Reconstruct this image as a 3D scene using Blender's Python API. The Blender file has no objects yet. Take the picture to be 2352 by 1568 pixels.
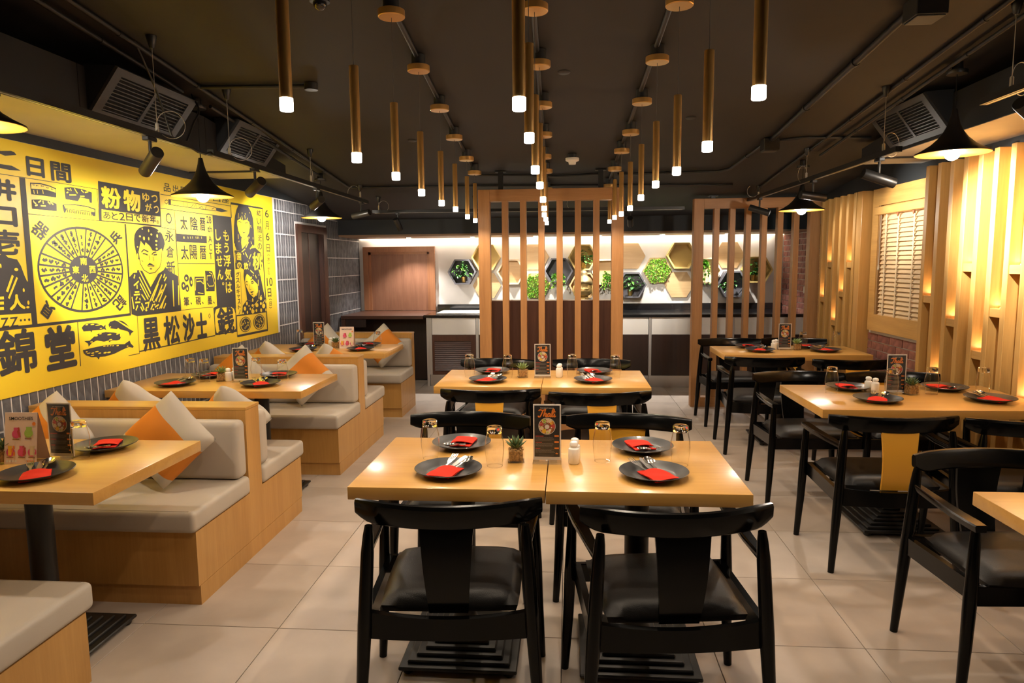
import bpy, bmesh, math, random
from mathutils import Vector, Matrix
random.seed(7)
S = bpy.context.scene
COL = S.collection
R = math.radians
PI = math.pi

# ------------------------------------------------------------------ camera, world, exposure
def make_camera():
    p, y, r = R(6.55), R(4.7), R(0.556)
    fw = Vector((-math.sin(y)*math.cos(p), math.cos(y)*math.cos(p), -math.sin(p)))
    rt = Vector((math.cos(y), math.sin(y), 0))
    up = rt.cross(fw)
    rt2 = rt*math.cos(r) - up*math.sin(r)
    up2 = up*math.cos(r) + rt*math.sin(r)
    cd = bpy.data.cameras.new('camera'); cd.sensor_width = 36; cd.lens = 24.0
    cd.clip_start = 0.05; cd.clip_end = 60
    c = bpy.data.objects.new('camera', cd); COL.objects.link(c)
    m = Matrix((rt2, up2, -fw)).transposed().to_4x4()
    m.translation = (0, 0, 1.48)
    c.matrix_world = m
    S.camera = c
make_camera()
w = bpy.data.worlds.new('world'); S.world = w; w.use_nodes = True
w.node_tree.nodes['Background'].inputs[0].default_value = (0.9, 0.8, 0.7, 1)
w.node_tree.nodes['Background'].inputs[1].default_value = 0.02
vs = S.view_settings
vs.view_transform = 'Standard'; vs.look = 'None'; vs.gamma = 1; vs.use_curve_mapping = False
vs.exposure = 1.0
PEND_W, CONE_W, SPOT_W, DOWN_W = 8.5, 12.0, 60.0, 34.0    # lamp powers (watts)
WARM = (1.0, 0.81, 0.60); WARMER = (1.0, 0.72, 0.40); COOL = (1.0, 0.92, 0.80)
CY = S.cycles
CY.max_bounces = 6; CY.diffuse_bounces = 3; CY.glossy_bounces = 3; CY.transmission_bounces = 6; CY.transparent_max_bounces = 10; CY.caustics_reflective = False; CY.caustics_refractive = False

# ------------------------------------------------------------------ materials (all procedural)
MATS = {}
def _new(name):
    m = bpy.data.materials.new(name); m.use_nodes = True
    nt = m.node_tree; b = nt.nodes['Principled BSDF']
    MATS[name] = m
    return m, nt, b
def plain(name, col, rough=.5, metal=0, spec=.5, coat=0, noise=0, nscale=30, bump=0, bscale=200):
    m, nt, b = _new(name)
    b.inputs['Base Color'].default_value = (*col, 1)
    b.inputs['Roughness'].default_value = rough
    b.inputs['Metallic'].default_value = metal
    b.inputs['Specular IOR Level'].default_value = spec
    b.inputs['Coat Weight'].default_value = coat
    b.inputs['Coat Roughness'].default_value = .08
    if noise or bump:
        tc = nt.nodes.new('ShaderNodeTexCoord')
    if noise:
        n = nt.nodes.new('ShaderNodeTexNoise'); n.inputs['Scale'].default_value = nscale; n.inputs['Detail'].default_value = 6
        nt.links.new(tc.outputs['Object'], n.inputs['Vector'])
        r = nt.nodes.new('ShaderNodeValToRGB')
        r.color_ramp.elements[0].position = .3; r.color_ramp.elements[1].position = .7
        r.color_ramp.elements[0].color = (*[c*(1-noise) for c in col], 1)
        r.color_ramp.elements[1].color = (*[min(1, c*(1+noise)) for c in col], 1)
        nt.links.new(n.outputs['Fac'], r.inputs[0]); nt.links.new(r.outputs[0], b.inputs['Base Color'])
    if bump:
        n2 = nt.nodes.new('ShaderNodeTexNoise'); n2.inputs['Scale'].default_value = bscale
        nt.links.new(tc.outputs['Object'], n2.inputs['Vector'])
        bp = nt.nodes.new('ShaderNodeBump'); bp.inputs['Strength'].default_value = bump; bp.inputs['Distance'].default_value = .002
        nt.links.new(n2.outputs['Fac'], bp.inputs['Height']); nt.links.new(bp.outputs[0], b.inputs['Normal'])
    return m
def wood(name, c1, c2, axis='Z', scale=7, rough=.45, coat=0, fine=.35):
    """wood grain running along the object's AXIS"""
    m, nt, b = _new(name)
    tc = nt.nodes.new('ShaderNodeTexCoord'); mp = nt.nodes.new('ShaderNodeMapping')
    sc = {'X': (.06, 1, 1), 'Y': (1, .06, 1), 'Z': (1, 1, .06)}[axis]
    mp.inputs['Scale'].default_value = sc
    oi = nt.nodes.new('ShaderNodeObjectInfo')
    ad = nt.nodes.new('ShaderNodeVectorMath'); ad.operation = 'ADD'
    ml = nt.nodes.new('ShaderNodeVectorMath'); ml.operation = 'SCALE'; ml.inputs['Scale'].default_value = 9
    nt.links.new(oi.outputs['Random'], ml.inputs[0])
    nt.links.new(tc.outputs['Object'], ad.inputs[0]); nt.links.new(ml.outputs[0], ad.inputs[1])
    nt.links.new(ad.outputs[0], mp.inputs['Vector'])
    n = nt.nodes.new('ShaderNodeTexNoise'); n.inputs['Scale'].default_value = scale; n.inputs['Detail'].default_value = 5; n.inputs['Distortion'].default_value = 1.6
    n2 = nt.nodes.new('ShaderNodeTexNoise'); n2.inputs['Scale'].default_value = scale*14; n2.inputs['Detail'].default_value = 3
    nt.links.new(mp.outputs[0], n.inputs['Vector']); nt.links.new(mp.outputs[0], n2.inputs['Vector'])
    mx = nt.nodes.new('ShaderNodeMix'); mx.data_type = 'FLOAT'; mx.inputs[0].default_value = fine
    nt.links.new(n.outputs['Fac'], mx.inputs[2]); nt.links.new(n2.outputs['Fac'], mx.inputs[3])
    r = nt.nodes.new('ShaderNodeValToRGB')
    e = r.color_ramp.elements; e[0].position = .32; e[1].position = .66
    e[0].color = (*c2, 1); e[1].color = (*c1, 1)
    nt.links.new(mx.outputs[0], r.inputs[0]); nt.links.new(r.outputs[0], b.inputs['Base Color'])
    b.inputs['Roughness'].default_value = rough; b.inputs['Coat Weight'].default_value = coat; b.inputs['Coat Roughness'].default_value = .18
    return m
def emit(name, col, strength):
    m, nt, b = _new(name)
    b.inputs['Base Color'].default_value = (*col, 1)
    b.inputs['Emission Color'].default_value = (*col, 1); b.inputs['Emission Strength'].default_value = strength
    return m
def clear(name, tint=(.96, .97, .97), f=.06, rough=.02):
    """thin clear glass or acrylic: see-through with a mirror-like sheen that grows at glancing angles"""
    m = bpy.data.materials.new(name); m.use_nodes = True; nt = m.node_tree; nt.nodes.clear()
    o = nt.nodes.new('ShaderNodeOutputMaterial'); mx = nt.nodes.new('ShaderNodeMixShader')
    t = nt.nodes.new('ShaderNodeBsdfTransparent'); g = nt.nodes.new('ShaderNodeBsdfGlossy'); l = nt.nodes.new('ShaderNodeLayerWeight')
    t.inputs[0].default_value = (*tint, 1); g.inputs['Roughness'].default_value = rough; g.inputs[0].default_value = (1, 1, 1, 1)
    l.inputs['Blend'].default_value = f
    k = nt.nodes.new('ShaderNodeMath'); k.operation = 'MULTIPLY_ADD'; k.inputs[1].default_value = .55; k.inputs[2].default_value = .02
    nt.links.new(l.outputs['Fresnel'], k.inputs[0]); nt.links.new(k.outputs[0], mx.inputs[0]); nt.links.new(t.outputs[0], mx.inputs[1]); nt.links.new(g.outputs[0], mx.inputs[2])
    nt.links.new(mx.outputs[0], o.inputs[0]); MATS[name] = m
    return m
def glassm(name, col=(1, 1, 1)):
    m, nt, b = _new(name)
    b.inputs['Base Color'].default_value = (*col, 1); b.inputs['Transmission Weight'].default_value = 1
    b.inputs['Roughness'].default_value = .02; b.inputs['IOR'].default_value = 1.45
    return m

OAK1, OAK2 = (.60, .33, .085), (.49, .25, .055)
wood('oak_x', OAK1, OAK2, 'X', 6, .36, .45); wood('oak_y', OAK1, OAK2, 'Y', 6, .36, .45)
wood('oak_z', (.56, .30, .085), (.45, .225, .055), 'Z', 8, .42, .1)
wood('screen_z', (.45, .220, .078), (.33, .150, .050), 'Z', 9, .5); wood('screen_x', (.45, .220, .078), (.33, .150, .050), 'X', 9, .5)
wood('slat_z', (.58, .325, .095), (.44, .235, .062), 'Z', 9, .5); wood('slat_y', (.58, .325, .095), (.44, .235, .062), 'Y', 9, .5)
wood('slat_dark', (.38, .22, .09), (.28, .155, .06), 'Z', 9, .5)
wood('walnut_z', (.105, .042, .024), (.055, .021, .013), 'Z', 7, .4); wood('walnut_x', (.115, .046, .026), (.06, .023, .014), 'X', 7, .38, .2)
wood('walnut_dark', (.038, .018, .013), (.022, .011, .009), 'Z', 7, .4)
wood('hatch_z', (.34, .155, .088), (.20, .088, .050), 'Z', 6, .4); wood('hatch_frame', (.38, .165, .075), (.28, .115, .052), 'Z', 7, .4)
wood('hexwood', (.62, .42, .21), (.50, .31, .14), 'X', 8, .5)
wood('blindwood', (.74, .54, .31), (.64, .45, .24), 'Y', 10, .45)
plain('hexgold', (.60, .43, .14), .5); plain('hexcream', (.72, .56, .36), .55); plain('hexgrey', (.10, .095, .105), .6)
plain('lacquer', (.002, .002, .002), .17, spec=.22)
plain('leather', (.012, .011, .0105), .40, spec=.32, bump=.35, bscale=420)
plain('yellowpaint', (.75, .36, .03), .45)
plain('upholstery', (.47, .405, .33), .5, noise=.05, nscale=4, bump=.15, bscale=500)
plain('pillow_beige', (.50, .44, .36), .75, bump=.2, bscale=600); plain('pillow_orange', (.62, .20, .012), .75, bump=.2, bscale=600)
plain('plate', (.022, .022, .023), .34, coat=.15)
plain('napkin', (.60, .026, .012), .8, spec=.12, bump=.15, bscale=500)
plain('steel', (.72, .70, .66), .16, metal=1)
plain('brushed', (.55, .55, .55), .35, metal=1)
plain('ceramic', (.80, .77, .72), .25, coat=.3)
plain('gravel', (.36, .20, .07), .8, noise=.6, nscale=120, bump=1, bscale=120)
plain('succulent', (.075, .13, .05), .5, noise=.3, nscale=60); plain('succulent_pale', (.19, .27, .09), .5, noise=.3, nscale=60)
plain('ink', (.034, .031, .031), .6); plain('mural_yellow', (.83, .585, .026), .42)
plain('darkpaint', (.015, .0175, .020), .55, noise=.08, nscale=3); plain('ceilpaint', (.024, .0212, .0188), .7, noise=.1, nscale=2)
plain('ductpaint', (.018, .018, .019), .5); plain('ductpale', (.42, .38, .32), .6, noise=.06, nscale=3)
plain('grillepaint', (.045, .042, .040), .45); plain('grilledark', (.008, .008, .008), .8)
plain('conduit', (.018, .017, .016), .45); plain('blackmetal', (.012, .011, .010), .38); plain('bronze', (.030, .026, .020), .35, metal=.2)
plain('wire', (.55, .50, .42), .4, metal=.4); plain('cordgrey', (.10, .09, .08), .6)
plain('backwall', (.74, .70, .645), .7, noise=.05, nscale=3)
plain('greybrick', (.105, .102, .108), .7, noise=.5, nscale=14, bump=.5, bscale=60); plain('grout_pale', (.66, .63, .60), .9)
plain('mortar', (.55, .47, .40), .9)
plain('stonetop', (.012, .012, .013), .12, coat=.4); plain('whitepanel', (.78, .76, .73), .35); plain('alu', (.55, .54, .53), .4, metal=.6)
plain('cornicewood', (.34, .20, .11), .5); plain('offwhite', (.70, .66, .60), .6)
plain('leaf', (.10, .30, .04), .5, noise=.4, nscale=25); plain('leafdark', (.055, .17, .045), .42, noise=.4, nscale=25); plain('leafbright', (.24, .52, .03), .5, noise=.4, nscale=30)
plain('goldpaint', (.62, .42, .13), .32, metal=.9); plain('buddhagold', (.48, .32, .12), .42, metal=.85, noise=.15, nscale=20); plain('hairgold', (.30, .22, .11), .5, metal=.8, bump=1, bscale=260)
plain('stem', (.10, .09, .03), .7); plain('glueblack', (.01, .01, .01), .6)
plain('cardwhite', (.82, .77, .72), .5); plain('carddark', (.022, .024, .028), .5, noise=.35, nscale=40); plain('cardpink', (.80, .62, .54), .55)
plain('pr_orange', (.85, .25, .04), .5); plain('pr_white', (.75, .72, .68), .5); plain('pr_grey', (.25, .24, .23), .5); plain('pr_red', (.55, .07, .06), .5)
plain('pr_green', (.40, .62, .12), .5); plain('pr_yellow', (.85, .50, .04), .5); plain('pr_pink', (.72, .08, .22), .5); plain('pr_cream', (.75, .60, .40), .5); plain('pr_brown', (.28, .10, .04), .5); plain('pr_black', (.02, .02, .02), .5)
plain('smoke_white', (.72, .68, .62), .5); plain('shade_in', (.75, .36, .05), .4, metal=.5)
plain('socket', (.55, .50, .42), .5)
emit('lamp_tip', (1, .88, .74), 14); emit('bulb', (1, .93, .84), 60); emit('led', (1, .78, .48), 1.2); emit('cove', (1, .88, .70), 6); emit('spotface', (1, .95, .88), 30); emit('cyan', (.02, .55, .75), 2.2)
clear('tumbler', (.985, .985, .98), .06); clear('acrylic', (.97, .97, .97), .10); glassm('thickglass', (.98, .98, .96))

def brick_mat(name, cols):
    m, nt, b = _new(name)
    oi = nt.nodes.new('ShaderNodeObjectInfo'); r = nt.nodes.new('ShaderNodeValToRGB')
    el = r.color_ramp.elements
    while len(el) < len(cols): el.new(.5)
    for i, c in enumerate(cols): el[i].position = i/(len(cols)-1); el[i].color = (*c, 1)
    tc = nt.nodes.new('ShaderNodeTexCoord'); n = nt.nodes.new('ShaderNodeTexNoise'); n.inputs['Scale'].default_value = 18; n.inputs['Detail'].default_value = 6
    nt.links.new(tc.outputs['Object'], n.inputs['Vector'])
    mx = nt.nodes.new('ShaderNodeMix'); mx.data_type = 'RGBA'; mx.blend_type = 'MULTIPLY'; mx.inputs[0].default_value = .75
    r2 = nt.nodes.new('ShaderNodeValToRGB'); r2.color_ramp.elements[0].position = .35; r2.color_ramp.elements[0].color = (.42, .42, .44, 1); r2.color_ramp.elements[1].position = .62
    nt.links.new(oi.outputs['Random'], r.inputs[0]); nt.links.new(n.outputs['Fac'], r2.inputs[0])
    nt.links.new(r.outputs[0], mx.inputs[6]); nt.links.new(r2.outputs[0], mx.inputs[7]); nt.links.new(mx.outputs[2], b.inputs['Base Color'])
    b.inputs['Roughness'].default_value = .8
    bp = nt.nodes.new('ShaderNodeBump'); bp.inputs['Strength'].default_value = .6; bp.inputs['Distance'].default_value = .004
    nt.links.new(n.outputs['Fac'], bp.inputs['Height']); nt.links.new(bp.outputs[0], b.inputs['Normal'])
brick_mat('redbrick', [(.30, .10, .065), (.26, .085, .06), (.35, .13, .085), (.24, .10, .08)])
def tile_mat():
    m, nt, b = _new('floortile')
    tc = nt.nodes.new('ShaderNodeTexCoord'); n = nt.nodes.new('ShaderNodeTexNoise'); n.inputs['Scale'].default_value = 3.5; n.inputs['Detail'].default_value = 8
    oi = nt.nodes.new('ShaderNodeObjectInfo'); ad = nt.nodes.new('ShaderNodeVectorMath'); ad.operation = 'ADD'
    ml = nt.nodes.new('ShaderNodeVectorMath'); ml.operation = 'SCALE'; ml.inputs['Scale'].default_value = 20
    nt.links.new(oi.outputs['Random'], ml.inputs[0]); nt.links.new(tc.outputs['Object'], ad.inputs[0]); nt.links.new(ml.outputs[0], ad.inputs[1]); nt.links.new(ad.outputs[0], n.inputs['Vector'])
    r = nt.nodes.new('ShaderNodeValToRGB'); e = r.color_ramp.elements; e[0].position = .3; e[1].position = .72
    e[0].color = (.42, .345, .285, 1); e[1].color = (.54, .45, .375, 1)
    nt.links.new(n.outputs['Fac'], r.inputs[0]); nt.links.new(r.outputs[0], b.inputs['Base Color'])
    b.inputs['Roughness'].default_value = .42
tile_mat(); plain('floorgrout', (.05, .043, .038), .9)
def brass_mat():
    m, nt, b = _new('brass')
    b.inputs['Base Color'].default_value = (.66, .38, .12, 1); b.inputs['Metallic'].default_value = .62; b.inputs['Roughness'].default_value = .30
brass_mat()

# ------------------------------------------------------------------ mesh helpers
class MB:
    """collects shapes; build() links them as ONE mesh object"""
    def __init__(s): s.v = []; s.f = []; s.mi = []
    def add(s, v, f, mi=0):
        o = len(s.v); s.v += [tuple(p) for p in v]; s.f += [tuple(i+o for i in q) for q in f]; s.mi += [mi]*len(f)
        return s
    def box(s, x0, x1, y0, y1, z0, z1, mi=0):
        v = [(x, y, z) for z in (z0, z1) for y in (y0, y1) for x in (x0, x1)]
        return s.add(v, [(0, 2, 3, 1), (4, 5, 7, 6), (0, 1, 5, 4), (2, 6, 7, 3), (0, 4, 6, 2), (1, 3, 7, 5)], mi)
    def rbox(s, x0, x1, y0, y1, z0, z1, r=.01, seg=2, mi=0):
        bm = bmesh.new(); bmesh.ops.create_cube(bm, size=1)
        for v in bm.verts: v.co = ((x0+x1)/2+v.co.x*(x1-x0), (y0+y1)/2+v.co.y*(y1-y0), (z0+z1)/2+v.co.z*(z1-z0))
        r = min(r, .49*min(x1-x0, y1-y0, z1-z0))
        bmesh.ops.bevel(bm, geom=bm.edges[:], offset=r, segments=seg, profile=.5, affect='EDGES')
        bm.verts.index_update(); s.add([v.co[:] for v in bm.verts], [[v.index for v in f.verts] for f in bm.faces], mi); bm.free()
        return s
    def tube(s, pts, rad, n=10, caps=True, mi=0, flat=1.0):
        pts = [Vector(p) for p in pts]; k = len(pts)
        rad = rad if isinstance(rad, (list, tuple)) else [rad]*k
        V = []; F = []; prev = None
        for i, p in enumerate(pts):
            d = (pts[min(i+1, k-1)]-pts[max(i-1, 0)]).normalized()
            if prev is None:
                a = Vector((0, 0, 1)) if abs(d.z) < .9 else Vector((1, 0, 0))
                u = d.cross(a).normalized()
            else:
                u = (prev-d*prev.dot(d)).normalized()
            prev = u; v = d.cross(u)
            for j in range(n):
                t = 2*PI*j/n; V.append(p+u*math.cos(t)*rad[i]+v*math.sin(t)*rad[i]*flat)
        for i in range(k-1):
            for j in range(n):
                a, b = i*n+j, i*n+(j+1) % n
                F.append((a, b, b+n, a+n))
        if caps: F.append(tuple(range(n-1, -1, -1))); F.append(tuple((k-1)*n+j for j in range(n)))
        return s.add(V, F, mi)
    def lathe(s, prof, n=24, c=(0, 0, 0), mi=0, closed=False):
        V = []; F = []
        for r, z in prof:
            for j in range(n):
                t = 2*PI*j/n; V.append((c[0]+r*math.cos(t), c[1]+r*math.sin(t), c[2]+z))
        m = len(prof)
        for i in range(m-1 if not closed else m):
            i2 = (i+1) % m
            for j in range(n):
                F.append((i*n+j, i*n+(j+1) % n, i2*n+(j+1) % n, i2*n+j))
        if not closed:
            if prof[0][0] > 1e-6: F.append(tuple(range(n-1, -1, -1)))
            if prof[-1][0] > 1e-6: F.append(tuple((m-1)*n+j for j in range(n)))
        return s.add(V, F, mi)
    def prism(s, pts, a0, a1, ax='Y', mi=0):
        """polygon extruded along an axis; pts are the two other coordinates"""
        n = len(pts)
        def P(p, a): return {'Y': (p[0], a, p[1]), 'X': (a, p[0], p[1]), 'Z': (p[0], p[1], a)}[ax]
        V = [P(p, a0) for p in pts]+[P(p, a1) for p in pts]
        F = [tuple(range(n)), tuple(range(2*n-1, n-1, -1))]+[(i, i+n, (i+1) % n+n, (i+1) % n) for i in range(n)]
        return s.add(V, F, mi)
    def bar(s, a, b, wd, th, up=(0, 0, 1), mi=0):
        a, b = Vector(a), Vector(b); d = (b-a).normalized(); sd = d.cross(Vector(up)).normalized()*wd/2; u = sd.cross(d).normalized()*th/2
        V = [a-sd-u, a+sd-u, a+sd+u, a-sd+u, b-sd-u, b+sd-u, b+sd+u, b-sd+u]
        return s.add(V, [(0, 1, 2, 3), (7, 6, 5, 4), (0, 4, 5, 1), (1, 5, 6, 2), (2, 6, 7, 3), (3, 7, 4, 0)], mi)
    def sphere(s, c, r, n=16, m=10, mi=0, sz=1):
        return s.lathe([(max(1e-7, r*math.sin(PI*i/m)), -r*sz*math.cos(PI*i/m)) for i in range(m+1)], n, c, mi)
    def mesh(s, name, mats, smooth=None):
        me = bpy.data.meshes.new(name); me.from_pydata(s.v, [], s.f)
        for m in (mats if isinstance(mats, (list, tuple)) else [mats]): me.materials.append(MATS[m])
        if any(s.mi): me.polygons.foreach_set('material_index', s.mi)
        bm = bmesh.new(); bm.from_mesh(me); bmesh.ops.recalc_face_normals(bm, faces=bm.faces[:]); bm.to_mesh(me); bm.free()
        if smooth:
            me.polygons.foreach_set('use_smooth', [True]*len(me.polygons)); me.set_sharp_from_angle(angle=R(smooth))
        me.update()
        return me
    def build(s, name, mats, parent=None, smooth=None, loc=None):
        return link(name, s.mesh(name, mats, smooth), parent, loc)
def link(name, data, parent=None, loc=None, rot=None):
    o = bpy.data.objects.new(name, data); COL.objects.link(o)
    if parent: o.parent = parent
    if loc: o.location = loc
    if rot: o.rotation_euler = rot
    return o
def tag(o, label=None, cat=None, group=None, kind=None):
    if label: o['label'] = label
    if cat: o['category'] = cat
    if group: o['group'] = group
    if kind: o['kind'] = kind
    return o
def thing(name, label, cat, loc=(0, 0, 0), rz=0, group=None):
    o = link(name, None, None, loc); o.rotation_euler = (0, 0, rz); o.empty_display_size = .1
    return tag(o, label, cat, group)
def dup(o, parent=None, loc=None, rot=None, label=None, group=None):
    c = o.copy(); COL.objects.link(c); c.parent = parent
    if loc is not None: c.location = loc
    if rot is not None: c.rotation_euler = rot
    if label: c['label'] = label
    if group: c['group'] = group
    for ch in list(o.children): dup(ch, c)
    return c
def light(parent, kind, loc, power, col=WARM, rot=None, **k):
    l = bpy.data.lights.new('lamp_light', kind); l.energy = power; l.color = col
    for a, b in k.items(): setattr(l, a, b)
    return link('lamp_light', l, parent, loc, rot)
def text_mesh(s, bold=0, shear=0):
    """flat mesh of a string, normalised to a unit box with its lower left corner at the origin"""
    c = bpy.data.curves.new('lettering', 'FONT'); c.body = s; c.offset = bold; c.shear = shear; c.resolution_u = 3
    o = bpy.data.objects.new('lettering', c); COL.objects.link(o)
    me = bpy.data.meshes.new_from_object(o.evaluated_get(bpy.context.evaluated_depsgraph_get()))
    vs_ = [v.co.copy() for v in me.vertices]; fs = [tuple(p.vertices) for p in me.polygons]
    bpy.data.objects.remove(o); bpy.data.curves.remove(c); bpy.data.meshes.remove(me)
    x0, x1 = min(v.x for v in vs_), max(v.x for v in vs_); y0, y1 = min(v.y for v in vs_), max(v.y for v in vs_)
    return [((v.x-x0)/(x1-x0), (v.y-y0)/(y1-y0)) for v in vs_], fs, (x1-x0)/(y1-y0)
def ceil_z(y): return 2.86-.104*y

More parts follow.
